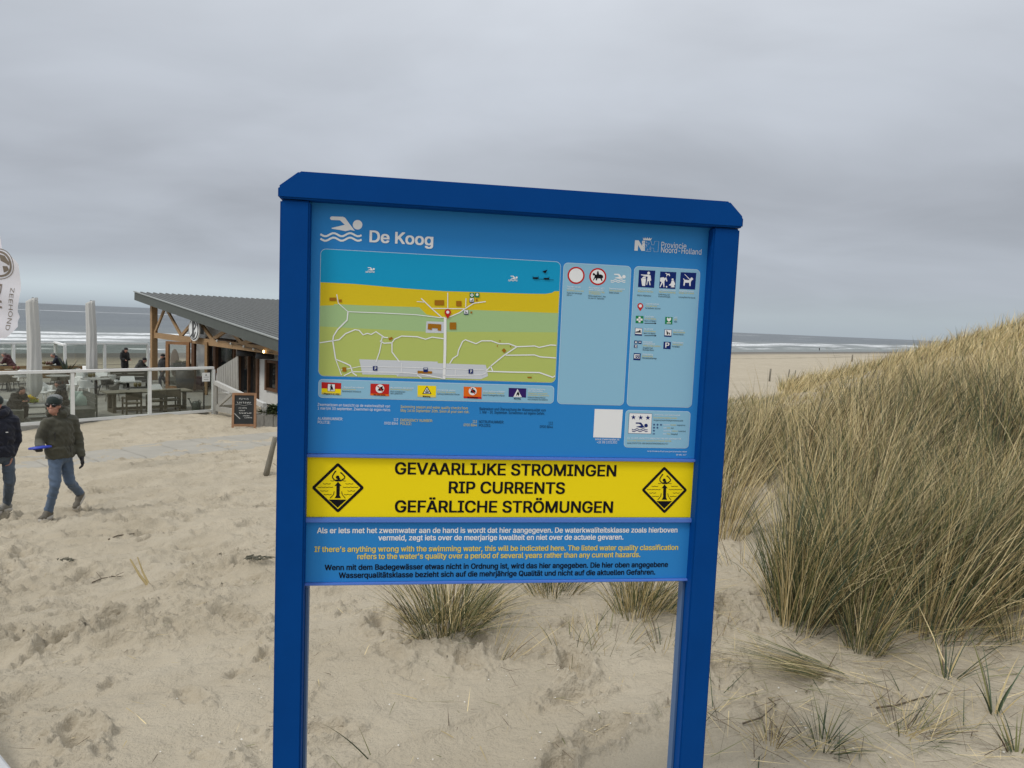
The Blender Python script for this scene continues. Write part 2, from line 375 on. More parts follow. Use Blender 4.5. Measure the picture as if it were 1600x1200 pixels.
# ------------------------------------------------------------------ sea
def sea_material():
    m = bpy.data.materials.new('sea_water'); m.use_nodes = True; t = m.node_tree; b = t.nodes['Principled BSDF']; nd = t.nodes; lk = t.links
    tcn = nd.new('ShaderNodeTexCoord'); P = tcn.outputs['Object']
    def mp(sc, loc=(0, 0, 0)):
        n = nd.new('ShaderNodeMapping'); n.inputs['Scale'].default_value = sc; n.inputs['Location'].default_value = loc; lk.new(P, n.inputs[0]); return n.outputs[0]
    def noise(sc, vec, det=4, rough=.55):
        n = nd.new('ShaderNodeTexNoise'); n.inputs['Scale'].default_value = sc; n.inputs['Detail'].default_value = det; n.inputs['Roughness'].default_value = rough
        lk.new(vec, n.inputs['Vector']); return n.outputs['Fac']
    def mr(v, a, b_, c, d):
        n = nd.new('ShaderNodeMapRange'); n.inputs[1].default_value = a; n.inputs[2].default_value = b_; n.inputs[3].default_value = c; n.inputs[4].default_value = d
        lk.new(v, n.inputs[0]); return n.outputs[0]
    def mth(op, a, b_=None):
        n = nd.new('ShaderNodeMath'); n.operation = op
        for i, v in enumerate((a, b_)):
            if v is None: continue
            if isinstance(v, (int, float)): n.inputs[i].default_value = v
            else: lk.new(v, n.inputs[i])
        return n.outputs[0]
    def mix(fac, a, b_):
        n = nd.new('ShaderNodeMix'); n.data_type = 'RGBA'; lk.new(fac, n.inputs[0])
        for i, v in ((6, a), (7, b_)):
            if isinstance(v, tuple): n.inputs[i].default_value = (*v, 1)
            else: lk.new(v, n.inputs[i])
        return n.outputs[2]
    # object x runs along the shore, y out to sea
    sp_ = nd.new('ShaderNodeSeparateXYZ'); lk.new(P, sp_.inputs[0]); q = sp_.outputs[1]
    wob = mth('MULTIPLY', mth('SUBTRACT', noise(.012, mp((1, .15, 1)), 4), .5), 30)
    qw = mth('ADD', q, wob)
    foam = None
    for k, (q0, w, thr, s) in enumerate(((8, 3.5, .46, .05), (20, 2.5, .50, .035), (44, 8, .44, .02), (64, 14, .40, .014), (90, 11, .43, .014), (112, 4, .53, .012), (300, 5, .58, .006), (820, 30, .46, .0022))):
        band = mr(mth('ABSOLUTE', mth('SUBTRACT', qw, q0)), w * .35, w, 1, 0)
        gate = mr(noise(s, mp((1, .1, 1), (k * 137.0, k * 31.0, 0)), 3), thr, thr + .05, 0, 1)
        tex = mr(noise(.35, mp((1, 1.4, 1), (k * 17.0, 0, 0)), 5, .7), .36, .52, 0, 1)
        fm = mth('MULTIPLY', mth('MULTIPLY', band, gate), tex)
        foam = fm if foam is None else mth('MAXIMUM', foam, fm)
    shal = mr(qw, 0, 190, 1, 0)
    deep = mix(mr(noise(.006, mp((1, 6, 1)), 4), .4, .62, 0, 1), (0.066, 0.082, 0.092), (0.098, 0.116, 0.125))
    wat = mix(shal, deep, (0.150, 0.168, 0.150))
    c = mix(foam, wat, (0.80, 0.82, 0.83))
    lk.new(c, b.inputs['Base Color']); b.inputs['Specular IOR Level'].default_value = .5
    lk.new(mr(foam, 0, 1, .34, .8), b.inputs['Roughness'])
    h = mth('ADD', mth('MULTIPLY', noise(.22, mp((1, 2.6, 1)), 5), 1.5), mth('MULTIPLY', noise(.05, mp((1, 3.5, 1)), 3), 3.0))
    bp = nd.new('ShaderNodeBump'); bp.inputs['Strength'].default_value = .55; bp.inputs['Distance'].default_value = 1
    lk.new(h, bp.inputs['Height']); lk.new(bp.outputs[0], b.inputs['Normal'])
    return m
SEA_Z = -8.0
mb = MB()
xs = [-40000, -6000, -900, 0, 900, 6000, 40000]; ys = [-30, 0, 200, 1200, 8000, 40000]
mb.add([(x_, y_, 0) for y_ in ys for x_ in xs], [(j * 7 + i, j * 7 + i + 1, (j + 1) * 7 + i + 1, (j + 1) * 7 + i) for j in range(5) for i in range(6)])
sea = mb.build('sea', sea_material()); struct(sea)
sa_ = math.atan2(.757, .653)
sea.location = (-.757 * 136, .653 * 136, SEA_Z); sea.rotation_euler = (0, 0, math.atan2(.757, .653) - 0.0)

# ================================================================== INFORMATION SIGN
YAW = R(8.5); AX = np.array([math.cos(YAW), math.sin(YAW), 0]); NB = np.array([-math.sin(YAW), math.cos(YAW), 0])
SD = 1.82                                   # distance to the board along the view
_o = at_depth(760, 800, SD)
gz = g1(_o[0], _o[1]) - 0.05
sign = thing('information_sign', 'tall blue beach information board with map and yellow warning strip on two posts', 'sign', (_o[0], _o[1], gz), YAW)
SO = np.array([_o[0], _o[1], gz])
def sg(px, py, off=0.0):
    """pixel of the photograph -> (along, up) on the board's own plane, off metres in front of the panel face"""
    d = ray(px, py); o = SO - NB * off; t = (o @ NB) / (d @ NB); p = d * t - o
    return float(p @ AX), float(p[2])
NAVY = mat('navy_powder_coat', (0.0008, 0.054, 0.245), 0.55, bump=0.04, bscale=700, spec=.06, noise=.06, scale=9)
PB = mat('panel_blue_print', (0.028, 0.235, 0.60), 0.38, spec=.12)
LB = mat('pale_blue_print', (0.27, 0.51, 0.68), 0.38, spec=.12)
YE = mat('warning_yellow_print', (0.92, 0.72, 0.008), 0.40, spec=.12)
LIL = mat('lilac_aluminium_strip', (0.10, 0.21, 0.60), 0.4, spec=.12)
WH = mat('white_print', (0.82, 0.83, 0.84), 0.4, spec=.12); BK = mat('black_print', (0.006, 0.006, 0.010), 0.45, spec=.12)
YT = mat('yellow_text_print', (0.74, 0.60, 0.13), 0.4, spec=.12); DB = mat('dark_blue_print', (0.006, 0.022, 0.15), 0.4, spec=.12)
RD = mat('red_print', (0.52, 0.022, 0.018), 0.4, spec=.12); GRN = mat('green_print', (0.012, 0.22, 0.085), 0.4, spec=.12)
ORG = mat('orange_print', (0.78, 0.15, 0.012), 0.4, spec=.12); PUR = mat('purple_print', (0.035, 0.014, 0.13), 0.4, spec=.12)
ALU = mat('dull_blue_edge', (0.06, 0.13, 0.27), 0.5)
PRINT = {'W': WH, 'K': BK, 'Y': YT, 'D': DB, 'R': RD, 'G': GRN, 'O': ORG, 'P': PUR, 'L': LB, 'B': PB, 'y': YE}

FR = 0.034                                  # how far the frame stands proud of the panels
def avg(*v): return sum(v) / len(v)
xl0 = avg(sg(436, 320, FR)[0], sg(427, 1180, FR)[0]); xl1 = avg(sg(482, 330, FR)[0], sg(473, 1100, FR)[0])
xr0 = avg(sg(1113, 380, FR)[0], sg(1066, 1150, FR)[0]); xr1 = avg(sg(1155, 380, FR)[0], sg(1101, 1180, FR)[0])
ztop = avg(sg(465, 266, FR)[1], sg(1140, 317, FR)[1]); zcap = avg(sg(437, 309, FR)[1], sg(1156, 357, FR)[1])
PD = 0.085
for a, b in ((xl0, xl1), (xr0, xr1)):
    m_ = MB(); m_.box(((a + b) / 2, -FR + PD / 2, (zcap - .002 - .25) / 2), (b - a, PD, zcap - .002 + .25)); m_.build('post', NAVY, sign, bevel=.004)
e_ = .004; ch = .062
cap = MB(); cap.prism([(xl0 - e_, zcap), (xr1 + e_, zcap), (xr1 + e_, ztop - .038), (xr1 - .036, ztop), (xl0 + .044, ztop), (xl0 - e_, ztop - .038)], 1, -FR - .008, -FR + PD + .008)
cap.build('top_beam', NAVY, sign, bevel=.004)
# panels
z1 = avg(sg(480, 708)[1], sg(1088, 717)[1]); z2 = avg(sg(478, 714)[1], sg(1085, 722)[1]); z3 = avg(sg(475, 808)[1], sg(1082, 808)[1])
z4 = avg(sg(475, 817)[1], sg(1080, 815)[1]); z5 = avg(sg(474, 910)[1], sg(1077, 903)[1]); z6 = avg(sg(474, 913)[1], sg(1076, 907)[1])
pw0, pw1 = xl1 - .012, xr0 + .012
def panel(name, za, zb, m, y0=0.0, y1=.012):
    k = MB(); k.box(((pw0 + pw1) / 2, (y0 + y1) / 2, (za + zb) / 2), (pw1 - pw0, y1 - y0, zb - za)); return k.build(name, m, sign)
P_TOP = panel('map_panel', z1, zcap + .01, PB)
P_MID = panel('warning_panel', z3, z2, YE)
P_LOW = panel('text_panel', z5, z4, PB)
for a, b in ((z2 + .001, z1 - .001), (z4 + .001, z3 - .001), (z6, z5 - .001)):
    k = MB(); k.box(((pw0 + pw1) / 2, .002, (a + b) / 2), (pw1 - pw0, .022, b - a)); k.build('joint_strip', LIL, sign, bevel=.0015)
for x_ in (xl1 + .004, xr0 - .004): k = MB(); k.box((x_, .02, z6 / 2 - .1), (.006, .03, z6 + .2 - .02)); k.build('inner_rail', ALU, sign)

# --- flat print laid on the panels, every layer 0.3 mm above the one below
LAY = 0.0003
def flat(polys, name, parent, conv, layer=1):
    """polys: list of (points, colour key[, layer]); conv maps the points to the board plane"""
    mats, kb = [], MB()
    for p in polys:
        mm = PRINT[p[1]] if p[1] in PRINT else MATS[p[1]]
        if mm not in mats: mats.append(mm)
        kb.cm = mats.index(mm); lay = p[2] if len(p) > 2 else layer
        pts = [conv(*q) for q in p[0]]; y_ = -LAY * lay
        ar = sum(pts[i][0] * pts[(i + 1) % len(pts)][1] - pts[(i + 1) % len(pts)][0] * pts[i][1] for i in range(len(pts)))
        if ar > 0: pts = pts[::-1]
        kb.add([(a, y_, b) for a, b in pts], [tuple(range(len(pts)))])
    return kb.build(name, mats, parent, fix=False)
def icons(polys, name, parent, conv):
    """one mesh for each pictogram: the plates (layer 3) with what is printed on them"""
    def bb(p): a = np.array(p); return a.min(0), a.max(0)
    bases = [p for p in polys if p[2] == 3]; grp = [[b] for b in bases]; boxes = [bb(b[0]) for b in bases]
    for p in polys:
        if p[2] == 3: continue
        c = np.array(p[0]).mean(0); d = [np.hypot(*np.maximum(np.maximum(lo - c, c - hi), 0)) for lo, hi in boxes]; grp[int(np.argmin(d))].append(p)
    for g in grp: flat(g, name, parent, conv)
def zoomed(x0, y0, s): return lambda X, Y: sg(x0 + X / s, y0 + Y / s)
def ident(X, Y): return sg(X, Y)
def rect(x0, y0, x1, y1): return [(x0, y0), (x1, y0), (x1, y1), (x0, y1)]
def circ(cx, cy, r, n=24, ry=None): return [(cx + r * math.cos(2 * math.pi * i / n), cy + (ry or r) * math.sin(2 * math.pi * i / n)) for i in range(n)]
def ribbon(pts, w):
    """polyline -> outline of a band w wide"""
    P_ = [np.array(p, float) for p in pts]; Lf, Rt_ = [], []
    for i, p in enumerate(P_):
        d = P_[min(i + 1, len(P_) - 1)] - P_[max(i - 1, 0)]; d /= np.linalg.norm(d) + 1e-9; n_ = np.array([-d[1], d[0]])
        Lf.append(tuple(p + n_ * w / 2)); Rt_.append(tuple(p - n_ * w / 2))
    return Lf, Rt_
def road(polys, pts, w, key='W', lay=3):
    a, b = ribbon(pts, w)
    for i in range(len(a) - 1): polys.append(([a[i], a[i + 1], b[i + 1], b[i]], key, lay))
def wave(x0, x1, y, amp, n, t): 
    return [(x0 + (x1 - x0) * i / 24, y + amp * math.sin(2 * math.pi * n * i / 24)) for i in range(25)]
def swim(key, ox, oy, s, lay=2, nw=2):
    """swimmer pictogram, 262 wide and 155 high in its own units, (ox,oy) its lower left"""
    T = lambda pts: [(ox + a * s, oy + b * s) for a, b in pts]
    ps = [(T(circ(232, -100, 30)), key, lay), (T([(62, -148), (70, -152), (142, -150), (155, -143), (180, -108), (215, -62), (187, -68), (157, -60), (117, -68), (72, -75), (69, -80), (152, -100), (122, -128), (67, -130), (60, -138)]), key, lay)]
    for k_ in range(nw):
        y0 = -38 + 28 * k_; w_ = T([(0 + 257 * i / 20, y0 + 10 * math.sin(2 * math.pi * 2.5 * i / 20 - .3)) for i in range(21)])
        a, b = ribbon(w_, 12 * s)
        for i in range(20): ps.append(([a[i], a[i + 1], b[i + 1], b[i]], key, lay))
    return ps
def rrect(c4, r, name, parent, fill, line=.0012, layer=1, key='edge'):
    """rounded box with a thin white edge; c4 = four corner pixels"""
    q = [sg(*p) for p in c4]; x0, x1 = avg(q[0][0], q[3][0]), avg(q[1][0], q[2][0]); za, zb = avg(q[2][1], q[3][1]), avg(q[0][1], q[1][1])
    def outline(e):
        o = []
        for cx, cz, a0 in ((x1 - r, zb - r, 0), (x0 + r, zb - r, 90), (x0 + r, za + r, 180), (x1 - r, za + r, 270)):
            for k_ in range(7): a = R(a0 + 15 * k_); o.append((cx + (r - e) * math.cos(a), cz + (r - e) * math.sin(a)))
        return o
    o = flat([(outline(0), 'edge_white_print', layer), (outline(line), fill, layer + 1)], name, parent, lambda a, b: (a, b))
    return o, (x0, x1, za, zb)
mat('edge_white_print', (0.55, 0.70, 0.80), 0.4, spec=.12)

_txt = []
import os
from mathutils.geometry import delaunay_2d_cdt
try: FONT = bpy.data.fonts.load(os.path.join(bpy.utils.system_resource('DATAFILES'), 'fonts', 'Inter.woff2'))   # the sans serif that ships with Blender
except Exception: FONT = None
GLY = {}
def glyph_mesh(loops):
    """closed outlines (may overlap) -> triangles of the non-zero area"""
    pts, edges = [], []
    for L in loops:
        o = len(pts); pts += [Vector(p) for p in L]; edges += [(o + i, o + (i + 1) % len(L)) for i in range(len(L))]
    v, _, f, *_r = delaunay_2d_cdt(pts, edges, [], 0, 1e-5)
    V2 = np.array([tuple(p) for p in v]); F3 = np.array([t for t in f if len(t) == 3]); C = V2[F3].mean(1); w = np.zeros(len(C))
    for L in loops:
        A = np.array(L); B = np.roll(A, -1, 0)
        for (ax, ay), (bx, by) in zip(A, B):
            side = (bx - ax) * (C[:, 1] - ay) - (by - ay) * (C[:, 0] - ax); w += ((ay <= C[:, 1]) & (by > C[:, 1]) & (side > 0)).astype(float) - ((ay > C[:, 1]) & (by <= C[:, 1]) & (side < 0))
    return V2, F3[np.abs(w) > .5]
def lay_text(s_, res=4):
    """2-D triangles of one line of text; size 20"""
    c = bpy.data.curves.new('t', 'FONT'); c.body = s_; c.size = 20.0
    if FONT: c.font = FONT
    o = bpy.data.objects.new('t', c); COL.objects.link(o); dg = bpy.context.evaluated_depsgraph_get(); dg.update(); cu = o.to_curve(dg)
    by = {}
    for sp_ in cu.splines:
        L = []; bp_s = sp_.bezier_points; n = len(bp_s)
        for i in range(n):
            p0, p3 = bp_s[i], bp_s[(i + 1) % n]; a, b1, b2, d = (np.array(q[:2]) for q in (p0.co, p0.handle_right, p3.handle_left, p3.co)); ch = d - a; ln = np.hypot(*ch) + 1e-9
            fl = max(abs(ch[0] * (b1 - a)[1] - ch[1] * (b1 - a)[0]), abs(ch[0] * (b2 - a)[1] - ch[1] * (b2 - a)[0])) / ln
            k_ = 1 if fl < .02 else res
            for j in range(k_): t = j / k_; L.append(tuple((1 - t) ** 3 * a + 3 * (1 - t) ** 2 * t * b1 + 3 * (1 - t) * t * t * b2 + t ** 3 * d))
        L = [p for i, p in enumerate(L) if i == 0 or math.hypot(p[0] - L[i - 1][0], p[1] - L[i - 1][1]) > 1e-4]
        if len(L) > 2: by.setdefault(sp_.character_index, []).append(L)
    o.to_curve_clear(); bpy.data.objects.remove(o); bpy.data.curves.remove(c)
    vs, fs, k_ = [], [], 0
    for ci, loops in by.items():
        ref = np.array(loops[0][0]); key = (s_[ci] if ci < len(s_) else str(ci), res)
        if key not in GLY: v, f = glyph_mesh(loops); GLY[key] = (v - ref, f)
        v, f = GLY[key]; vs.append(v + ref); fs.append(f + k_); k_ += len(v)
    return np.concatenate(vs), np.concatenate(fs)
CAPH = float(lay_text('H')[0][:, 1].max())
def text(s, p0, p1, h, key, parent, bold=True, name='lettering', lay=3):
    """one line of lettering: baseline from pixel p0 to pixel p1, capital height h pixels"""
    v, f = lay_text(s, 4 if h > 5 else 2)
    a, b = sg(*p0), sg(*p1); up = sg((p0[0] + p1[0]) / 2, (p0[1] + p1[1]) / 2 - h)[1] - (a[1] + b[1]) / 2
    x0, x1 = v[:, 0].min(), v[:, 0].max(); sx = (b[0] - a[0]) / (x1 - x0); sz = up / CAPH; zb = (a[1] + b[1]) / 2
    n = np.stack([a[0] + (v[:, 0] - x0) * sx, np.full(len(v), -LAY * lay), zb + v[:, 1] * sz], -1); vs, fs = [], []
    # thicker strokes: the same outlines shifted by a fraction of the stem, each a hair above the last
    sh = ((0, 0), (-1, -.6), (1, -.6), (-1, .6), (1, .6), (-.5, 0), (.5, 0)) if bold else ((0, 0),)
    for k_, (i, j) in enumerate(sh): vs.append(n + np.array([i * .42 * sx, -0.00003 * k_, j * .42 * sz])); fs.append(f[:, ::-1] + len(n) * k_)
    me = raw_mesh(name, np.concatenate(vs), np.concatenate(fs), [PRINT[key]], False); q = bpy.data.objects.new(name, me); COL.objects.link(q); q.parent = parent

# header
Z6 = zoomed(430, 250, 4)
flat(swim('W', 283, 505, 1.0), 'swimmer_symbol', P_TOP, Z6)
text('De Koog', (578, 377.5), (676, 384), 17.5, 'W', P_TOP)
text('Provincie', (1033, 386.5), (1072, 388.8), 8.6, 'W', P_TOP, False)
text('Noord-Holland', (1032.5, 394.2), (1095.5, 398.2), 8.6, 'W', P_TOP, False)
# emblem: solid N, outlined H, the shield between them and a crown (coordinates of the 12x enlargement)
ZL = zoomed(980, 360, 12); em = []
em.append(([(145, 185), (215, 187), (275, 290), (280, 195), (330, 195), (330, 385), (265, 383), (205, 275), (195, 382), (132, 378)], 'W', 2))
for pl in ([(445, 205), (460, 268), (500, 272)], [(500, 272), (515, 205), (592, 208), (575, 402), (500, 400), (495, 335), (440, 332), (440, 395), (345, 393)]): road(em, pl, 6, 'edge_white_print', 2)
rs = random.Random(4)
for k_ in range(34):
    a, b = rs.uniform(335, 435), rs.uniform(205, 380); em.append(([(a + rs.uniform(-14, 14), b + rs.uniform(-14, 14)) for _ in range(3)], 'W', 3))
for k_ in range(14):
    a, b = rs.uniform(285, 330), rs.uniform(205, 360); em.append(([(a + rs.uniform(-10, 10), b + rs.uniform(-12, 12)) for _ in range(3)], 'B', 3))
em.append(([(302, 182), (292, 133), (318, 160), (335, 130), (355, 160), (378, 130), (395, 162), (418, 132), (432, 160), (465, 135), (440, 190)], 'W', 2))
flat(em, 'province_emblem', P_TOP, ZL)

# map
mp_o, (mx0, mx1, mza, mzb) = rrect([(500, 386), (876.5, 411), (868, 599), (498, 587)], .014, 'map', P_TOP, 'B')
mat('map_sea', (0.008, 0.32, 0.58), .4, spec=.12); mat('map_beach', (0.70, 0.53, 0.018), .4, spec=.12); mat('map_dune', (0.37, 0.54, 0.26), .4, spec=.12); mat('map_field', (0.47, 0.55, 0.15), .4, spec=.12)
mat('map_park', (0.60, 0.63, 0.68), .4, spec=.12); mat('map_park_dark', (0.50, 0.53, 0.57), .4, spec=.12); mat('map_building', (0.36, 0.15, 0.010), .4, spec=.12)
ZM = zoomed(480, 420, 4)
def inmap(X, Y):
    a, b = ZM(X, Y); e = .0013
    return min(max(a, mx0 + e), mx1 - e), min(max(b, mza + e), mzb - e)
def cut(pts):       # rounded corners of the map keep their cut
    return pts
seal = [(82, 84), (300, 95), (600, 122), (860, 140), (1100, 147), (1400, 156), (1490, 157), (1530, 150), (1545, 140), (1590, 140)]
beal = [(60, 230), (165, 228), (170, 220), (330, 228), (700, 240), (745, 285), (850, 308), (890, 300), (985, 255), (1590, 278)]
dual = [(60, 359), (750, 394), (1100, 394), (1590, 398)]
r_ = .0125
def corner(cx, cz, a0, a1, n=6): return [(cx + r_ * math.cos(R(a0 + (a1 - a0) * i / n)), cz + r_ * math.sin(R(a0 + (a1 - a0) * i / n))) for i in range(n + 1)]
e = .0013
top = corner(mx1 - e - r_, mzb - e - r_, 0, 90) + corner(mx0 + e + r_, mzb - e - r_, 90, 180)
bot = corner(mx0 + e + r_, mza + e + r_, 180, 270) + corner(mx1 - e - r_, mza + e + r_, 270, 360)
mpoly = [([inmap(*p) for p in seal] + top, 'map_sea', 3), ([inmap(*p) for p in seal[::-1]] + [inmap(*p) for p in beal], 'map_beach', 3),
         ([inmap(*p) for p in beal[::-1]] + [inmap(*p) for p in dual], 'map_dune', 3), ([inmap(*p) for p in dual[::-1]] + bot, 'map_field', 3)]
def madd(pts, key, lay): mpoly.append(([inmap(*p) for p in pts], key, lay))
madd([(325, 565), (815, 580), (815, 590), (1115, 600), (1122, 625), (1130, 670), (1085, 690), (560, 672), (560, 664), (345, 660)], 'map_park', 4)
madd([(590, 645), (700, 648), (850, 655), (850, 684), (565, 668)], 'map_park_dark', 5)
madd([(745, 328), (855, 332), (855, 402), (740, 400)], 'map_park', 4)
rd = []
for pts, w in (([(185, 160), (195, 215), (255, 268), (470, 276), (680, 287), (830, 305), (862, 303)], 5), ([(255, 268), (250, 320), (190, 380), (165, 420), (160, 450), (178, 565), (240, 590), (270, 605), (285, 650), (310, 668)], 8),
               ([(78, 462), (160, 450), (200, 443), (240, 405), (300, 380), (325, 385), (350, 413), (375, 403), (400, 410), (430, 393), (470, 420), (480, 428), (505, 430)], 7), ([(470, 420), (462, 470), (452, 520), (430, 582)], 6),
               ([(455, 450), (480, 465), (530, 462), (545, 440), (590, 420), (690, 425), (740, 440), (780, 427), (855, 437)], 7), ([(530, 462), (530, 520), (577, 582)], 7), ([(862, 305), (861, 500), (855, 688)], 17),
               ([(890, 593), (910, 560), (940, 540), (945, 510), (970, 455), (988, 443), (1055, 468), (1090, 450), (1150, 450), (1200, 468), (1260, 468), (1310, 487), (1420, 482), (1450, 491), (1520, 476), (1556, 478)], 7),
               ([(1310, 487), (1230, 540), (1150, 605), (1115, 640)], 7), ([(1240, 540), (1420, 538), (1455, 550), (1554, 557)], 7), ([(1115, 640), (1280, 645), (1450, 648), (1535, 678), (1548, 668)], 8), ([(1145, 605), (1160, 640)], 7),
               ([(178, 565), (215, 665)], 5), ([(210, 632), (255, 625), (330, 610), (590, 615), (850, 624), (1110, 632)], 4), ([(230, 668), (280, 643), (590, 647), (700, 655), (850, 685)], 6), ([(850, 667), (1090, 663), (1120, 650)], 5),
               ([(590, 588), (588, 645)], 4), ([(925, 630), (925, 662)], 4), ([(685, 662), (715, 684)], 5),
               ([(878, 150), (878, 248)], 5), ([(780, 247), (985, 250)], 5), ([(712, 185), (780, 250), (840, 303)], 6), ([(685, 205), (735, 208)], 4), ([(992, 185), (990, 240)], 5), ([(1115, 205), (1040, 215), (990, 247), (950, 275), (890, 300)], 6)):
    road(rd, pts, w, 'W', 6)
for p in rd: madd(*p)
for b_ in (rect(140, 180, 182, 200), rect(198, 192, 216, 208), rect(796, 196, 855, 228), rect(931, 201, 964, 234), [(755, 342), (838, 347), (836, 388), (815, 385), (815, 373), (780, 370), (778, 382), (753, 378)],
           rect(890, 335, 931, 379), [(508, 434), (530, 425), (536, 438), (514, 448)], rect(220, 615, 245, 643), [(690, 637), (780, 640), (780, 655), (690, 655)], [(1215, 508), (1230, 496), (1244, 512), (1230, 526)],
           rect(1201, 446, 1207, 454), rect(1185, 478, 1191, 486), rect(1267, 481, 1273, 489), rect(1376, 674, 1403, 682), rect(1053, 189, 1065, 202), rect(1020, 267, 1031, 279)): madd(b_, 'map_building', 7)
for c_, key in (((425, 622), 'D'), ((1022, 641), 'D'), ((740, 632), 'D'), ((1029, 165), 'G'), ((1062, 165), 'G'), ((1028, 197), 'D'), ((993, 272), 'D')): madd(rect(c_[0] - 14, c_[1] - 14, c_[0] + 14, c_[1] + 14), key, 8)
for c_ in ((1028, 196), (993, 271)): madd(rect(c_[0] - 12, c_[1] - 12, c_[0] + 12, c_[1] + 9), 'W', 9)
for r4 in (rect(1025, 155, 1033, 175), rect(1019, 161, 1039, 169), circ(1062, 162, 8), rect(731, 622, 750, 627)): madd(r4, 'W', 9)
for r4 in (rect(1019, 198, 1037, 201), circ(1033, 193, 3), rect(988, 264, 992, 277), rect(988, 272, 1000, 276), [(1480, 22), (1500, 8), (1488, 28)], rect(1410, 53, 1443, 62), rect(1477, 57, 1510, 66), [(1468, 16), (1502, 6), (1485, 28)]): madd(r4, 'K', 10)
for a, b in (((1410, 62), (1540, 70)), ((1410, 44), (1410, 62)), ((1443, 46), (1443, 64)), ((1510, 49), (1510, 67))): 
    rd = []; road(rd, [a, b], 2.5, 'K', 10); madd(*rd[0])
for a, b in ((395, 10), (1287, 63)):
    for p in swim('W', a - 30, b + 14, .22, 5): madd(*p)
madd([(878 + 20 * math.cos(R(t)), 272 + 20 * math.sin(R(t))) for t in range(150, 391, 15)] + [(878, 313)], 'R', 11); madd(circ(878, 271, 9.5, 16), 'W', 12)
mo = flat(mpoly, 'map_print', P_TOP, lambda a, b: (a, b))
text('P', (422.5 / 4 + 480, 420 + 632 / 4), (431 / 4 + 480, 420 + 632 / 4), 5, 'W', P_TOP, lay=10); text('P', (1019.5 / 4 + 480, 420 + 651 / 4), (1028 / 4 + 480, 420 + 651 / 4), 5, 'W', P_TOP, lay=10)

# the boxes
rrect([(497.5, 592), (866, 603), (865, 631), (497.3, 621)], .010, 'flag_key_box', P_TOP, 'L')
rrect([(881, 410), (987, 416), (974, 633.8), (870, 631)], .012, 'rules_box', P_TOP, 'L')
rrect([(991.8, 416), (1095, 421), (1080, 637), (978.3, 634.5)], .012, 'facilities_box', P_TOP, 'L')
rrect([(978, 640.3), (1079, 643), (1075.6, 701), (974.2, 698.8)], .010, 'quality_box', P_TOP, 'L')
# flags of the key
Z8 = zoomed(480, 560, 4); fl = []
def quad(a, b, c, d): return [a, b, c, d]
fl += [(quad((90, 148), (213, 154), (212, 192), (90, 187)), 'R', 3), (quad((90, 187), (212, 192), (211, 229), (89, 223)), 'y', 3), (quad((128, 158), (175, 160), (174, 207), (127, 205)), 'K', 4), (quad((130, 160), (173, 162), (172, 205), (129, 203)), 'W', 5),
       (circ(151, 167, 5, 10), 'K', 6), ([(143, 173), (157, 173), (160, 190), (155, 202), (150, 190), (146, 202), (142, 200), (146, 186)], 'K', 6), ([(158, 175), (166, 200), (163, 201), (156, 180)], 'K', 6), (quad((90, 211), (211, 217), (211, 229), (89, 223)), 'Y', 4)]
fl += [(quad((396, 157), (513, 161), (511, 236), (394, 230)), 'R', 3), (circ(455, 189, 27), 'W', 4), (circ(455, 189, 21), 'W', 5), ([(440, 198), (455, 180), (475, 172), (470, 186), (480, 192), (470, 202), (450, 202)], 'K', 6), (circ(447, 178, 4, 10), 'K', 6), ([(437, 172), (441, 169), (474, 204), (470, 208)], 'R', 7), (quad((394, 219), (511, 224), (511, 236), (394, 230)), 'O', 4)]
fl += [(quad((690, 168), (806, 172), (804, 244), (689, 239)), 'y', 3), ([(748, 172), (777, 222), (719, 221)], 'K', 4), ([(748, 181), (769, 218), (727, 217)], 'W', 5), (circ(748, 198, 5, 10), 'K', 6), ([(735, 206), (762, 206), (758, 214), (739, 214)], 'K', 6), (quad((689, 227), (804, 232), (804, 244), (689, 239)), 'Y', 4)]
fl += [(quad((978, 176), (1091, 180), (1089, 253), (977, 248)), 'O', 3), (circ(1034, 205, 25), 'W', 4), ([(1018, 212), (1026, 196), (1048, 196), (1052, 210), (1040, 216)], 'K', 6), (circ(1034, 190, 5, 10), 'K', 6), ([(1018, 188), (1021, 185), (1052, 222), (1048, 224)], 'R', 7), (quad((977, 237), (1089, 241), (1089, 253), (977, 248)), 'R', 4)]
fl += [(quad((1259, 184), (1369, 188), (1367, 245), (1258, 240)), 'P', 3), ([(1314, 190), (1341, 242), (1288, 241)], 'W', 4), ([(1314, 196), (1336, 239), (1292, 238)], 'W', 5), ([(1303, 236), (1310, 215), (1318, 205), (1326, 222), (1320, 236), (1314, 225)], 'K', 6)]
icons(fl, 'flag_symbol', P_TOP, Z8)
def z8(X, Y): return (480 + X / 4, 560 + Y / 4)
for s_, a, b, k_ in (('Lifeguard on duty', (98, 223), (202, 228), 'K'), ('No red zone', (416, 230), (488, 233), 'K'), ('Warning', (722, 240), (768, 243), 'K'), ('No inflatables', (1002, 247), (1066, 250), 'K'), ('Warning', (1291, 254), (1333, 256), 'K')):
    text(s_, z8(*a), z8(*b), 2.3, k_, P_TOP, lay=6)
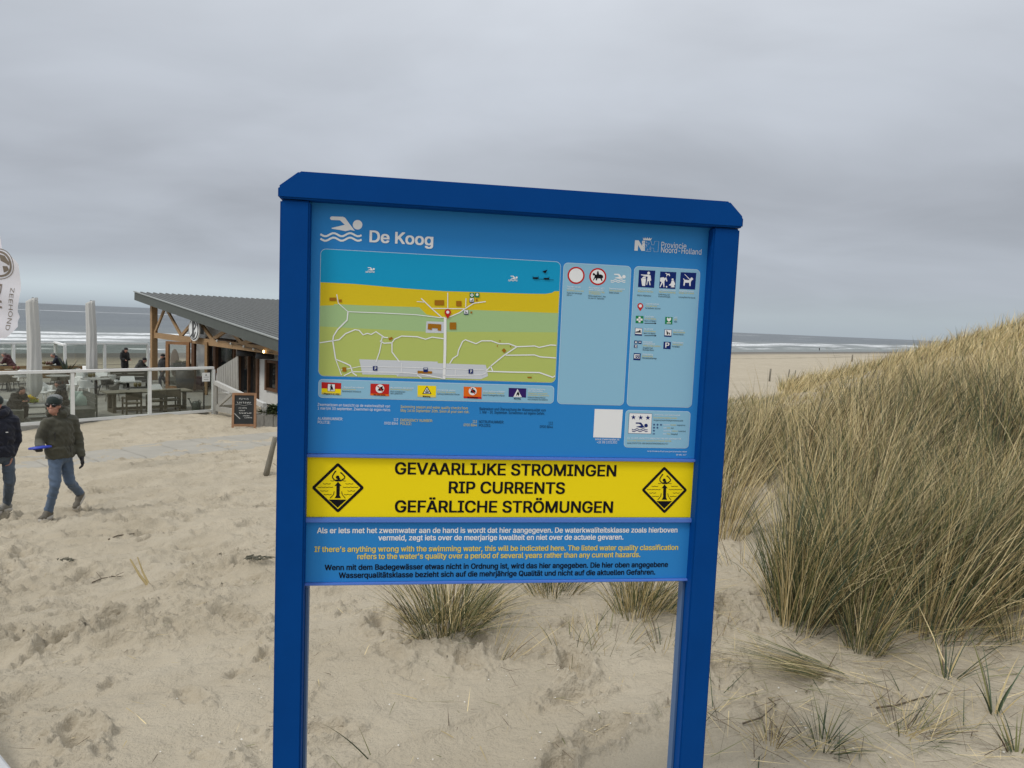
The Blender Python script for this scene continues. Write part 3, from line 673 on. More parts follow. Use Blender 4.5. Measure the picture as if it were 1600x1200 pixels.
for s_, a, b, k_ in (('Lifeguard surveillance', (222, 183), (355, 187), 'W'), ('Lifeguard present', (219, 196), (303, 199), 'Y'), ('Bademeister anwesend', (219, 209), (335, 213), 'K'), ('Niet zwemmen: Zeer gevaarlijk', (520, 186), (667, 190), 'W'), ('No swimming: very dangerous', (520, 196), (655, 201), 'Y'),
                     ('Nicht schwimmen!', (520, 211), (612, 214), 'K'), ('Sehr gefährlich', (520, 222), (595, 226), 'K'), ('Gevaarlijk water', (812, 200), (926, 205), 'W'), ('Warning: dangerous', (812, 213), (926, 217), 'Y'), ('Achtung! Gefährliches Wasser', (812, 226), (953, 230), 'K'),
                     ('Geen opblaasartikelen', (1098, 207), (1235, 213), 'W'), ('No inflatable objects', (1098, 220), (1230, 224), 'Y'), ('Keine Floatingartikel erlaubt', (1096, 233), (1234, 238), 'K'), ('Gevaarlijke zeestroming', (1380, 194), (1486, 199), 'W'), ('zeer onbetrouwbaar', (1380, 206), (1472, 210), 'W'),
                     ('Dangerous sea current', (1380, 220), (1500, 225), 'Y'), ('unreliable conditions', (1380, 232), (1510, 238), 'Y'), ('Gefährliche Meeresströmung', (1377, 247), (1487, 251), 'K'), ('verschobene Sandbänke', (1377, 259), (1502, 264), 'K')):
    text(s_, z8(*a), z8(*b), 2.3, k_, P_TOP, False, lay=4)
for s_, a, b, h, k_ in (('Zwemseizoen en toezicht op de waterkwaliteit van', (66, 297), (517, 306), 4.3, 'W'), ('1 mei t/m 30 september. Zwemmen op eigen risico.', (66, 319), (522, 330), 4.3, 'W'), ('Swimming season and water quality checks from', (584, 309), (1003, 320), 4.3, 'Y'), ('May 1st to September 30th. Swim at your own risk.', (584, 333), (1013, 342), 4.3, 'Y'),
                        ('Badesaison und Überwachung der Wasserqualität vom', (1077, 323), (1490, 331), 4.3, 'K'), ('1. Mai - 30. September. Schwimmen auf eigene Gefahr.', (1077, 343), (1485, 353), 4.3, 'K'), ('ALARMNUMMER:', (66, 384), (222, 386), 4.2, 'W'), ('POLITIE:', (66, 406), (144, 408), 4.2, 'W'),
                        ('112', (541, 390), (568, 391), 4.2, 'W'), ('0900 8844', (482, 413), (568, 414), 4.2, 'W'), ('EMERGENCY NUMBER:', (582, 394), (783, 397), 4.2, 'Y'), ('POLICE:', (582, 415), (652, 417), 4.2, 'Y'), ('112', (1034, 402), (1060, 403), 4.2, 'Y'), ('0900 8844', (977, 423), (1060, 425), 4.2, 'Y'),
                        ('NOTRUFNUMMER:', (1073, 403), (1228, 407), 4.2, 'K'), ('POLIZEI:', (1073, 425), (1146, 428), 4.2, 'K'), ('112', (1508, 412), (1534, 413), 4.2, 'K'), ('0900 8844', (1453, 434), (1534, 436), 4.2, 'K')):
    text(s_, z8(*a), z8(*b), h, k_, P_TOP, False)
# rules box
ZR = zoomed(860, 380, 6.4)
def zr(X, Y): return (860 + X / 6.4, 380 + Y / 6.4)
ru = [(circ(256, 322, 86, 36), 'R', 3), (circ(256, 322, 70, 36), 'W', 4), (circ(473, 334, 86, 36), 'R', 3), (circ(473, 334, 70, 36), 'W', 4),
      ([(422, 318), (425, 298), (440, 302), (450, 315), (505, 312), (524, 325), (527, 345), (512, 352), (520, 378), (508, 376), (498, 352), (470, 352), (462, 372), (450, 372), (455, 352), (445, 350), (432, 372), (424, 370), (438, 342), (442, 322), (430, 322)], 'K', 5),
      ([(462, 312), (465, 292), (470, 280), (480, 290), (486, 314), (478, 330), (468, 328)], 'K', 6), (circ(474, 287, 7, 10), 'K', 6)]
icons([p for p in ru if p[2] != 4 or p[1] == 'W'], 'prohibition_symbol', P_TOP, ZR); flat(swim('W', 602, 392, .57, 3), 'swimmer_symbol', P_TOP, ZR)
for s_, a, b, k_ in (('Verboden voor alle', (164, 440), (300, 446), 'W'), ('voertuigen', (164, 460), (240, 464), 'W'), ('No vehicles of any kind', (164, 480), (330, 486), 'Y'), ('Verbot für Fahrzeuge', (162, 504), (314, 511), 'K'), ('aller art', (162, 524), (216, 527), 'K'),
                     ('Niet toegestaan van 1', (384, 450), (538, 457), 'W'), ('mei t/m 30 september', (384, 470), (532, 477), 'W'), ('Not allowed from 1 May', (384, 492), (540, 499), 'Y'), ('to 30 September', (384, 510), (500, 516), 'Y'), ('Nicht erlaubt vom 1. Mai', (378, 534), (550, 542), 'K'), ('bis zum 30. September', (378, 556), (538, 563), 'K'),
                     ('Zwemmen toegestaan', (588, 460), (742, 467), 'W'), ('Swimming allowed', (588, 480), (715, 486), 'Y'), ('Baden erlaubt', (586, 501), (684, 506), 'K')):
    text(s_, zr(*a), zr(*b), 2.4, k_, P_TOP, False, lay=4)
# facilities box
fc = [([(885, 268), (1048, 275), (1036, 447), (875, 438)], 'D', 3), ([(1098, 283), (1258, 290), (1247, 458), (1086, 450)], 'D', 3), ([(1302, 290), (1458, 297), (1445, 464), (1290, 457)], 'D', 3),
      (circ(981, 299, 14, 14), 'W', 4), ([(905, 312), (950, 316), (975, 314), (1000, 322), (1006, 375), (992, 376), (1000, 420), (990, 420), (982, 380), (972, 378), (966, 418), (958, 416), (966, 365), (972, 335), (905, 320)], 'W', 4), ([(905, 352), (955, 352), (945, 428), (916, 426)], 'W', 4), ([(915, 350), (925, 335), (950, 332), (955, 342), (940, 350)], 'W', 4),
      ([(1097, 345), (1130, 340), (1142, 350), (1158, 340), (1168, 380), (1160, 385), (1150, 360), (1138, 385), (1138, 440), (1130, 440), (1122, 395), (1098, 440), (1090, 438), (1110, 390), (1094, 380)], 'W', 4), ([(1146, 302), (1155, 296), (1165, 305), (1190, 305), (1196, 330), (1188, 330), (1184, 318), (1168, 318), (1164, 332), (1158, 332), (1160, 310)], 'W', 4),
      (circ(1220, 362, 10, 12), 'W', 4), ([(1210, 375), (1232, 372), (1246, 410), (1235, 425), (1242, 442), (1200, 440), (1212, 428), (1182, 420), (1205, 400)], 'W', 4), (circ(1160, 436, 8, 10), 'W', 4),
      ([(1338, 312), (1344, 310), (1396, 362), (1392, 368)], 'W', 4), ([(1324, 355), (1332, 352), (1342, 366), (1385, 370), (1400, 350), (1412, 340), (1428, 360), (1408, 375), (1402, 390), (1400, 428), (1388, 428), (1386, 396), (1345, 394), (1340, 425), (1328, 424), (1334, 370)], 'W', 4),
      ([(898 + 30 * math.cos(R(t)), 628 + 30 * math.sin(R(t))) for t in range(150, 391, 20)] + [(897, 680)], 'R', 3), (circ(898, 627, 16, 16), 'W', 4),
      ([(854, 725), (930, 729), (927, 802), (850, 798)], 'G', 3), (rect(880, 735, 900, 792), 'W', 4), (rect(860, 754, 920, 774), 'W', 4),
      ([(1148, 736), (1221, 740), (1217, 812), (1144, 808)], 'G', 3), ([(1183, 758), (1196, 742), (1206, 752), (1202, 770), (1183, 786), (1166, 770), (1163, 752), (1172, 742)], 'W', 4), (rect(1162, 793, 1204, 801), 'W', 4),
      ([(846, 846), (918, 850), (914, 926), (842, 922)], 'D', 3), ([(850, 850), (914, 854), (911, 910), (847, 906)], 'W', 4), ([(850, 885), (880, 878), (905, 884), (905, 894), (850, 894)], 'K', 5), (circ(893, 874, 8, 10), 'K', 5),
      ([(1141, 860), (1213, 864), (1209, 938), (1136, 934)], 'D', 3), ([(1145, 864), (1209, 868), (1206, 924), (1141, 920)], 'W', 4), ([(1158, 872), (1165, 872), (1172, 892), (1195, 896), (1192, 915), (1186, 915), (1186, 902), (1172, 902), (1176, 914), (1162, 914)], 'K', 5),
      ([(838, 972), (872, 974), (870, 1005), (836, 1003)], 'D', 3), ([(878, 974), (912, 976), (910, 1008), (876, 1006)], 'D', 3), ([(836, 1012), (870, 1014), (868, 1048), (834, 1046)], 'D', 3), (circ(854, 990, 9, 10), 'W', 4), (rect(884, 986, 904, 994), 'W', 4), ([(842, 1018), (847, 1016), (864, 1042), (858, 1044)], 'W', 4), ([(858, 1016), (864, 1018), (846, 1044), (842, 1040)], 'W', 4),
      ([(1132, 984), (1204, 988), (1200, 1060), (1127, 1056)], 'D', 3), ([(833, 1098), (903, 1102), (898, 1172), (828, 1168)], 'D', 3), ([(838, 1110), (892, 1113), (892, 1122), (848, 1120), (846, 1150), (836, 1150)], 'W', 4), (circ(858, 1142, 12, 14), 'W', 4), (circ(882, 1144, 12, 14), 'W', 4), (circ(858, 1142, 8, 14), 'D', 5), (circ(882, 1144, 8, 14), 'D', 5)]
for y_ in (802, 926): fc.append(([(940, y_ - 4), (1044, y_ - 4), (1042, y_ - 11), (1060, y_), (1042, y_ + 9), (1043, y_ + 2), (940, y_ + 2)], 'K', 3))
icons(fc, 'facility_symbol', P_TOP, ZR)
text('P', zr(1148, 1042), zr(1184, 1043), 7.5, 'W', P_TOP, lay=5)
for s_, a, b, k_ in (('Afval in de afvalbak', (872, 464), (1008, 471), 'W'), ('Waste in the bin', (872, 486), (1025, 493), 'Y'), ('Müll in Mülleimer', (866, 528), (1006, 534), 'K'), ('Uitwerpselen opruimen', (1086, 474), (1250, 481), 'W'), ('Removal of droppings', (1086, 494), (1250, 501), 'Y'), ('Entfernung von', (1080, 518), (1192, 524), 'K'), ('Ausscheidungen', (1078, 538), (1196, 545), 'K'),
                     ('Aangelijnde honden', (1284, 482), (1432, 489), 'W'), ('Dogs on a lead', (1284, 502), (1432, 509), 'Y'), ('Leinenpflicht für Hunde', (1280, 546), (1446, 554), 'K'), ('U bevindt zich hier', (952, 612), (1085, 618), 'W'), ('You are here', (950, 634), (1062, 639), 'Y'), ('Sie befinden sich hier', (948, 656), (1100, 662), 'K'),
                     ('Op 140 meter', (942, 739), (1036, 744), 'W'), ('At 140 metres', (942, 760), (1054, 765), 'Y'), ('Nach 140 Metern', (940, 783), (1056, 788), 'K'), ('AED', (1238, 750), (1266, 752), 'W'), ('AED', (1236, 770), (1266, 772), 'Y'), ('AED', (1234, 792), (1264, 794), 'K'), ('Op 140 meter', (934, 862), (1026, 867), 'W'), ('At 140 metres', (934, 886), (1050, 891), 'Y'), ('Nach 140 Metern', (930, 907), (1048, 912), 'K'),
                     ('Strandrolstoel', (1228, 876), (1328, 881), 'W'), ('Beach wheelchair', (1228, 896), (1346, 902), 'Y'), ('Strandrollstuhl', (1226, 917), (1330, 922), 'K'), ('Voorzieningen bij', (926, 992), (1018, 996), 'W'), ('strandpaviljoens', (926, 1010), (1042, 1015), 'W'), ('Facilities at beach pavilions', (922, 1030), (1098, 1038), 'Y'), ('Angebot bei', (922, 1052), (1020, 1057), 'K'), ('Strandpavillons', (920, 1072), (1032, 1077), 'K'),
                     ('Parkeerplaats', (1220, 998), (1330, 1004), 'W'), ('Parking place', (1220, 1018), (1320, 1023), 'Y'), ('Parkplätze', (1216, 1040), (1290, 1044), 'K'), ('Fietsenstalling', (920, 1116), (1022, 1120), 'W'), ('Bicycle parking', (918, 1136), (1020, 1140), 'Y'), ('Fahrradabstellanlage', (914, 1154), (1060, 1160), 'K')):
    text(s_, zr(*a), zr(*b), 2.4, k_, P_TOP, False, lay=4)
# blank plate, address, water quality
ZQ = zoomed(860, 540, 6.316)
def zq(X, Y): return (860 + X / 6.316, 540 + Y / 6.316)
flat([([(437, 625), (715, 632), (695, 912), (422, 905)], 'W', 2)], 'white_plate', P_TOP, ZQ)
text('www.zwemwater.nl', zq(440, 931), zq(678, 938), 3.4, 'W', P_TOP, False); text('+31 88 1021300', zq(457, 961), zq(656, 968), 3.6, 'W', P_TOP, False)
def star(cx, cy, r): return [(cx + (r if i % 2 == 0 else r * .4) * math.sin(math.pi * i / 5), cy - (r if i % 2 == 0 else r * .4) * math.cos(math.pi * i / 5)) for i in range(10)]
ql = [([(776, 664), (1003, 670), (994, 872), (765, 866)], 'D', 3), ([(779, 667), (1000, 673), (991, 869), (768, 863)], 'W', 4)]
for x_, y_ in ((818, 707), (889, 709), (960, 711)): ql.append((star(x_, y_, 26), 'D', 5))
ql += swim('D', 803, 848, .6, 5)
for n_, (y_, k_) in enumerate(((779, 3), (809, 2), (839, 1))):
    for j in range(k_): ql.append((star(1022 + 34 * j - n_, y_ + j, 13), 'D', 4))
ql.append((rect(1008, 866, 1030, 874), 'D', 4))
flat(ql, 'quality_symbol', P_TOP, ZQ)
for s_, a, b, k_ in (('Uitstekende zwemwaterkwaliteit', (1022, 688), (1278, 694), 'W'), ('Excellent bathing water', (1018, 716), (1250, 722), 'Y'), ('Ausgezeichnete Badegewässerqualität', (1016, 741), (1308, 748), 'K'), ('Uitstekend', (1114, 786), (1176, 788), 'W'), ('Excellent', (1186, 788), (1238, 790), 'Y'), ('Ausgezeichnet', (1246, 790), (1328, 793), 'K'), ('Goed', (1114, 816), (1142, 817), 'W'), ('Good', (1150, 817), (1180, 818), 'Y'), ('Gut', (1190, 819), (1214, 820), 'K'),
                     ('Aanvaardbaar', (1112, 846), (1192, 848), 'W'), ('Sufficient', (1200, 848), (1254, 850), 'Y'), ('Ausreichend', (1262, 850), (1332, 852), 'K'), ('Slecht', (1108, 876), (1142, 877), 'W'), ('Poor', (1150, 877), (1182, 878), 'Y'), ('Mangelhaft', (1190, 879), (1254, 881), 'K'), ('EU-KLASSE: KWALITEITSINDELING VAN HET ZWEMWATER', (760, 916), (1286, 928), 'W'), ('EU CLASS: QUALITY CLASSIFICATION OF WATER', (758, 942), (1190, 950), 'Y'), ('QUALITÄTSTITEL DER BADEGEWÄSSERQUALITÄT', (756, 968), (1160, 976), 'K'),
                     ('Aan de informatie op dit bord kunnen geen rechten worden ontleend', (955, 1046), (1342, 1054), 'W'), ('MH-MB1-2017', (1240, 1083), (1338, 1085), 'W')):
    text(s_, zq(*a), zq(*b), 2.2, k_, P_TOP, False, lay=4)
# warning panel
for s_, a, b in (('GEVAARLIJKE STROMINGEN', (617.5, 741.2), (961.8, 743.6)), ('RIP CURRENTS', (701.6, 770.6), (881.6, 771)), ('GEFÄRLICHE STRÖMUNGEN', (617.5, 800.2), (956.5, 800.8))): text(s_, a, b, 17.6, 'K', P_MID, lay=2)
def rip_symbol(cx, cy, hx, hy):
    T = lambda X, Y: sg(cx + (X - 545) / 525 * hx, cy + (Y - 590) / 500 * hy)
    def dia(r, rd_):
        o = []
        for k_ in range(4):
            a0 = k_ * 90
            for j in range(5): a = R(a0 - 45 + 22.5 * j); o.append((545 + (r - rd_ * 1.414) * math.cos(R(a0)) * 1.05 + rd_ * math.cos(a), 590 + (r - rd_ * 1.414) * math.sin(R(a0)) + rd_ * math.sin(a)))
        return o
    ps = [(dia(500, 40), 'K', 2), (dia(422, 6), 'y', 3), ([(360, 823), (718, 823), (540, 985)], 'K', 4), ([(548, 470), (620, 555), (585, 548), (580, 740), (605, 795), (480, 795), (512, 740), (516, 548), (476, 555)], 'K', 4), (circ(540, 382, 36, 16), 'K', 4), ([(560, 395), (592, 395), (580, 425), (560, 440), (530, 436)], 'K', 4), ([(470, 440), (510, 425), (600, 425), (650, 440), (600, 462), (500, 462)], 'K', 5)]
    for pl, w in (([(505, 262), (478, 290), (440, 350), (440, 390), (480, 438)], 22), ([(597, 285), (640, 320), (685, 375), (670, 405), (620, 440)], 22), ([(480, 265), (516, 258)], 14), ([(590, 300), (612, 282)], 14), ([(390, 795), (430, 755), (462, 715), (472, 660)], 13), ([(692, 795), (655, 755), (628, 715), (620, 660)], 13)): road(ps, pl, w, 'K', 5)
    for x0, x1, y_ in ((250, 402, 510), (697, 848, 510), (145, 452, 578), (645, 948, 578), (200, 355, 650), (735, 888, 650), (265, 420, 722), (668, 820, 722), (400, 470, 450), (640, 705, 450)):
        n_ = (x1 - x0) / 76; pts = [(x0 + (x1 - x0) * i / 22, y_ + 11 * abs(math.sin(math.pi * n_ * i / 22)) - 4) for i in range(23)]; road(ps, pts, 10, 'K', 4)
    flat(ps, 'rip_current_symbol', P_MID, T)
rip_symbol(528, 762, 41.5, 39.5); rip_symbol(1038, 765.5, 36, 37)
for s_, a, b, k_ in (('Als er iets met het zwemwater aan de hand is wordt dat hier aangegeven. De waterkwaliteitsklasse zoals hierboven', (495.6, 833.2), (1058, 831.4), 'W'), ('vermeld, zegt iets over de meerjarige kwaliteit en niet over de actuele gevaren.', (591.4, 844.3), (973.6, 842.8), 'W'),
                     ("If there's anything wrong with the swimming water, this will be indicated here. The listed water quality classification", (491.6, 862.5), (1059, 858.7), 'Y'), ("refers to the water's quality over a period of several years rather than any current hazards.", (558.6, 873.5), (1000, 870.1), 'Y'),
                     ('Wenn mit dem Badegewässer etwas nicht in Ordnung ist, wird das hier angegeben. Die hier oben angegebene', (507.6, 891), (1043.2, 885.4), 'K'), ('Wasserqualitätsklasse bezieht sich auf die mehrjährige Qualität und nicht auf die aktuellen Gefahren.', (529.6, 903), (1023.3, 897.3), 'K')):
    text(s_, a, b, 8.0, k_, P_LOW, lay=2)

# ================================================================== PATH AND KERB
PATH = mat('path_concrete', (0.335, 0.315, 0.270), 0.95, noise=.12, scale=1.2, bump=.3, bscale=40)
def lin(a, b, n): return [tuple(a[k] + (b[k] - a[k]) * i / n for k in range(2)) for i in range(n + 1)]
pd_ = np.array([.70, .714]); pn_ = np.array([-.714, .70])
pc = np.array([-8.9, 18.3])                   # a point in the middle of the path
pbm = MB(); nn = 22; L0, L1 = -13, 9.0
for i in range(nn):                            # cast slabs, a narrow joint between each two
    t0, t1 = L0 + (L1 - L0) * i / nn + .006, L0 + (L1 - L0) * (i + 1) / nn - .006
    vs = []
    for w in (-1.35, -.45, .45, 1.35):
        for t in (t0, t1): p = pc + pd_ * t + pn_ * w; vs.append((p[0], p[1], g1(*p) + .020))
    for w in (-1.62, 1.62):
        for t in (t0, t1): p = pc + pd_ * t + pn_ * w; vs.append((p[0], p[1], g1(*p) - .06))
    pbm.add(vs, [(0, 1, 3, 2), (2, 3, 5, 4), (4, 5, 7, 6), (8, 9, 1, 0), (6, 7, 11, 10)])
struct(pbm.build('path', PATH, fix=False))
# corner of a paved edge by the viewer's feet
ka = at_z(-6, 1168, -1.62); kb_ = at_z(24, 1206, -1.62); kd = (kb_ - ka)[:2]; kd /= np.linalg.norm(kd); kn = np.array([kd[1], -kd[0]])
if kn @ ka[:2] > 0: kn = -kn
k = MB(); e0 = ka[:2] - kd * 1.2; e1 = kb_[:2] + kd * 1.5
k.prism([tuple(e0), tuple(e1), tuple(e1 + kn * .7), tuple(e0 + kn * .7)], 2, -1.95, -1.62); struct(k.build('pavement', mat('kerb_concrete', (0.46, 0.47, 0.48), .8, noise=.1, scale=30, bump=.2), bevel=.008))

# ================================================================== PAVILION
WOOD = mat('larch_wood', (0.345, 0.215, 0.105), .7, noise=.3, scale=6, stretch=(1, 1, 6), bump=.2, bscale=30)
WOODD = mat('dark_stained_wood', (0.125, 0.060, 0.028), .65, noise=.25, scale=6)
GREYW = mat('weathered_timber', (0.33, 0.32, 0.29), .85, noise=.22, scale=9, stretch=(3, 3, .6), bump=.3, bscale=40)
ROOFM = mat('grey_roof_sheet', (0.105, 0.110, 0.106), .55, noise=.12, scale=3)
FASC = mat('dark_green_grey_fascia', (0.082, 0.092, 0.082), .6, noise=.1, scale=4)
PLAS = mat('white_render', (0.60, 0.60, 0.58), .85, noise=.08, scale=3, bump=.15)
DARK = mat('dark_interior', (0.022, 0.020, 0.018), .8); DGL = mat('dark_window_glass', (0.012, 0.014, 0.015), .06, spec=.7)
WHP = mat('white_paint', (0.82, 0.825, 0.81), .5, noise=.06, scale=5); WPL = mat('white_plastic', (0.82, 0.825, 0.81), .42)
BLKM = mat('black_metal', (0.015, 0.015, 0.016), .5); GREYM = mat('grey_metal', (0.22, 0.23, 0.235), .45, metal=.5)
fu = np.array([.685, -.729]); fv = np.array([.729, .685]); P0 = np.array([-20.05, 39.6])
pav = thing('beach_pavilion', 'low beach pavilion with grey ribbed roof sloping toward the sign and open timber truss', 'building', (P0[0], P0[1], DECK), math.atan2(fu[1], fu[0]))
# local frame: x along the front (toward the viewer's right), y to the back, z above the deck
zr0, slope = 4.84, -1.80 / 17.7
def rz(s_): return zr0 + slope * (s_ + 1.5)
SR, YB, Y0 = 17.6, 15.0, -.5
rf = MB(); nrib = 46
prof = []
for i in range(nrib):
    y0 = Y0 + (YB - Y0) * i / nrib; w = (YB - Y0) / nrib
    prof += [(y0, 0), (y0 + w * .62, 0), (y0 + w * .68, .055), (y0 + w * .94, .055)]
prof.append((YB, 0))
vs = [(s_, y_, rz(s_) + h_) for s_ in (-1.5, SR) for y_, h_ in prof]; n_ = len(prof)
rf.add(vs, [(i, i + 1, n_ + i + 1, n_ + i) for i in range(n_ - 1)])
rf.add([(-1.5, Y0, rz(-1.5) - .06), (SR, Y0, rz(SR) - .06), (SR, YB, rz(SR) - .06), (-1.5, YB, rz(-1.5) - .06)], [(0, 1, 2, 3)])
roof = rf.build('roof', ROOFM, pav, fix=False)
k = MB(); k.beam((-1.6, Y0 - .03, rz(-1.5) - .20), (SR, Y0 - .03, rz(SR) - .20), .05, .46); k.beam((-1.52, Y0, rz(-1.5) - .22), (-1.52, YB, rz(-1.5) - .22), .05, .40); k.beam((SR + .02, Y0, rz(SR) - .2), (SR + .02, YB, rz(SR) - .2), .05, .40)
k.build('fascia', FASC, pav)
k = MB(); k.beam((-1.6, Y0 - .06, rz(-1.5) + .05), (SR, Y0 - .06, rz(SR) + .05), .10, .05); k.build('edge_trim', mat('pale_trim', (.30, .32, .31), .5), pav)
zb = 2.50
k = MB(); k.beam((-.15, 0, zb), (16.8, 0, zb), .10, .30); k.build('beam', WOOD, pav)
k = MB(); k.box((0, 0.0, (rz(0) - .42) / 2), (.34, .30, rz(0) - .42)); k.build('post', WOOD, pav, bevel=.01)
tops = [(1.96, 1), (6.64, 1), (10.63, 1), (13.7, 1)]; feet_ = [.2, 4.46, 8.72, 12.18, 15.2]
for i, (tx, _) in enumerate(tops):
    for fx in (feet_[i], feet_[i + 1]):
        k = MB(); k.beam((fx, 0, zb + .14), (tx, 0, rz(tx) - .40), .09, .17); k.build('brace', WOOD, pav)
# walled part, set back behind the truss
YW, S0, S1 = 1.0, 5.2, 17.0
def wallbox(name, s0, s1, z0, z1_, m, y0=YW, y1=YW + .2, par=pav): k = MB(); k.box(((s0 + s1) / 2, (y0 + y1) / 2, (z0 + z1_) / 2), (s1 - s0, y1 - y0, z1_ - z0)); return k.build(name, m, par)
k = MB(); k.prism([(6.3, 2.72), (16.9, 2.72), (16.9, rz(16.9) - .12), (6.3, rz(6.3) - .12)], 1, .45, .55); k.build('gable_panel', PLAS, pav)
for s0, s1 in ((3.3, 5.25), (8.95, 9.28), (11.62, 12.4), (13.6, 16.9)): wallbox('wall', s0, s1, 0, 2.74, PLAS)
wallbox('wall', 12.4, 13.6, 1.95, 2.74, PLAS); wallbox('wall', 12.4, 13.6, 0, .60, PLAS)
wallbox('wall', 6.5, 8.95, 0, .9, PLAS)
k = MB(); k.box((3.2, 8, 2.0), (.2, 13.6, 3.4)); k.build('side_wall', PLAS, pav)
k = MB(); k.prism([(1.25, 0), (14.6, 0), (14.6, 2.55), (1.25, 2.55)], 0, 16.72, 16.9); k.build('end_wall', PLAS, pav)
k = MB(); k.prism([(3.35, 0), (16.7, 0), (16.7, 2.6), (3.35, 3.9)], 1, 14.4, 14.6); k.build('back_wall', PLAS, pav)
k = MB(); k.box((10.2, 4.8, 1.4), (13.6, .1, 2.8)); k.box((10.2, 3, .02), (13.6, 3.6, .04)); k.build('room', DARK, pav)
def opening(name, s0, s1, z0, z1_, mull=()):
    fr = MB(); 
    for a in (s0, s1): fr.box((a, YW - .02, (z0 + z1_) / 2), (.16, .16, z1_ - z0))
    for z_ in ((z1_ - .06,) if z0 < .1 else (z0 + .06, z1_ - .06)): fr.box(((s0 + s1) / 2, YW - .012, z_), (s1 - s0 - .16, .13, .12))
    for a in mull: fr.box((a, YW - .008, (z0 + z1_) / 2), (.09, .12, z1_ - z0 - .24))
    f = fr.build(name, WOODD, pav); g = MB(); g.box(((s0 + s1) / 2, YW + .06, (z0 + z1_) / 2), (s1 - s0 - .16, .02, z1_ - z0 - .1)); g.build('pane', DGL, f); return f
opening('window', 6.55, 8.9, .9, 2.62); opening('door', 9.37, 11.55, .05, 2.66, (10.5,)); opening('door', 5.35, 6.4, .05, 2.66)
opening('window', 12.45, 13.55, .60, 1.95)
# round emblem on the beam
em_ = MB(); em_.cm = 0
def disc(mb, s0, z0, r, y, th, n=36, sq=1.0):
    vs = [(s0 + r * sq * math.cos(2 * math.pi * i / n), y + yy, z0 + r * math.sin(2 * math.pi * i / n)) for yy in (0, th) for i in range(n)]
    mb.add(vs, [tuple(range(n)), tuple(reversed(range(n, 2 * n)))] + [(i, i + n, (i + 1) % n + n, (i + 1) % n) for i in range(n)])
ez, ex = 3.06, 7.1
disc(em_, ex, ez, .56, -.30, .06, sq=1.25); em_.cm = 1
disc(em_, ex, ez, .50, -.315, .02, sq=1.25); em_.cm = 0
disc(em_, ex, ez, .45, -.325, .015, sq=1.25); em_.cm = 1
em_.box((ex - .07, -.335, ez), (.07, .012, .82)); em_.box((ex + .07, -.335, ez), (.07, .012, .82)); em_.box((ex - .23, -.335, ez - .30), (.30, .012, .07), 0, R(-35)); em_.box((ex + .22, -.335, ez + .06), (.32, .012, .07), 0, R(-35)); em_.box((ex + .22, -.335, ez - .26), (.34, .012, .07), 0, R(-55)); em_.box((ex + .25, -.335, ez + .28), (.30, .012, .07), 0, R(40))
em_.build('emblem', [WHP, BLKM], pav)
# black lamp shades under the eave by the right end
for s_ in (11.3, 13.3): k = MB(); k.lathe([(.05, .42), (.34, .30), (.40, .02), (.38, 0)], 18, (s_, .5, 2.05)); k.build('lamp_shade', BLKM, pav, True)
EMI = bpy.data.materials.new('warm_bulb'); EMI.use_nodes = True; EMI.node_tree.nodes['Principled BSDF'].inputs['Emission Color'].default_value = (1, .72, .30, 1); EMI.node_tree.nodes['Principled BSDF'].inputs['Emission Strength'].default_value = 5
cord = MB()
pts = [(9 + .4 * i, -.12, 2.72 - .020 * i + .03 * math.cos(i * 1.6)) for i in range(17)]
cord.tube(pts, .012, 5); sl = thing('string_light', 'string of small bulbs with one glowing warm under the pavilion beam', 'string lights', (P0[0], P0[1], DECK), pav.rotation_euler.z); cord.build('cable', BLKM, sl)
for i, s_ in enumerate((9.6, 11.2, 12.6, 13.6, 14.6)):
    k = MB(); ellipsoid(k, (s_, -.13, 2.62 - .05 * i), (.05, .05, .065), n=8); k.build('bulb', EMI if i == 4 else mat('frosted_glass', (.6, .6, .56), .3), sl, True)
# open timber frame of the porch screen between post and wall
pf = thing('glazed_screen', 'tall larch framed glass screen standing open under the pavilion truss', 'screen', tuple(at_z(278, 609, DECK)), R(-6))
k = MB()
for a in (-.54, .54): k.box((a, 0, 1.12), (.15, .14, 2.24))
k.box((0, .002, 2.32), (1.23, .13, .15)); k.box((0, 0, .10), (.93, .10, .16)); k.build('frame', mat('orange_larch', (0.27, .135, .055), .65, noise=.25, scale=7), pf)
k = MB(); k.box((0, 0, 1.2), (.93, .02, 2.06)); k.build('pane', glass('clear_glass', (.86, .88, .87), .10), pf)
k = MB(); k.box((.77, .1, 1.25), (.16, .2, 2.5)); k.build('side_post', WOODD, pf)
# thin lighter pole before the doors
pl_ = thing('timber_pole', 'thin pale timber pole in front of the pavilion wall', 'pole', tuple(at_z(322, 617, DECK)), 0); k = MB(); k.box((0, 0, 1.25), (.12, .12, 2.5)); k.build('pole_shaft', WOOD, pl_)

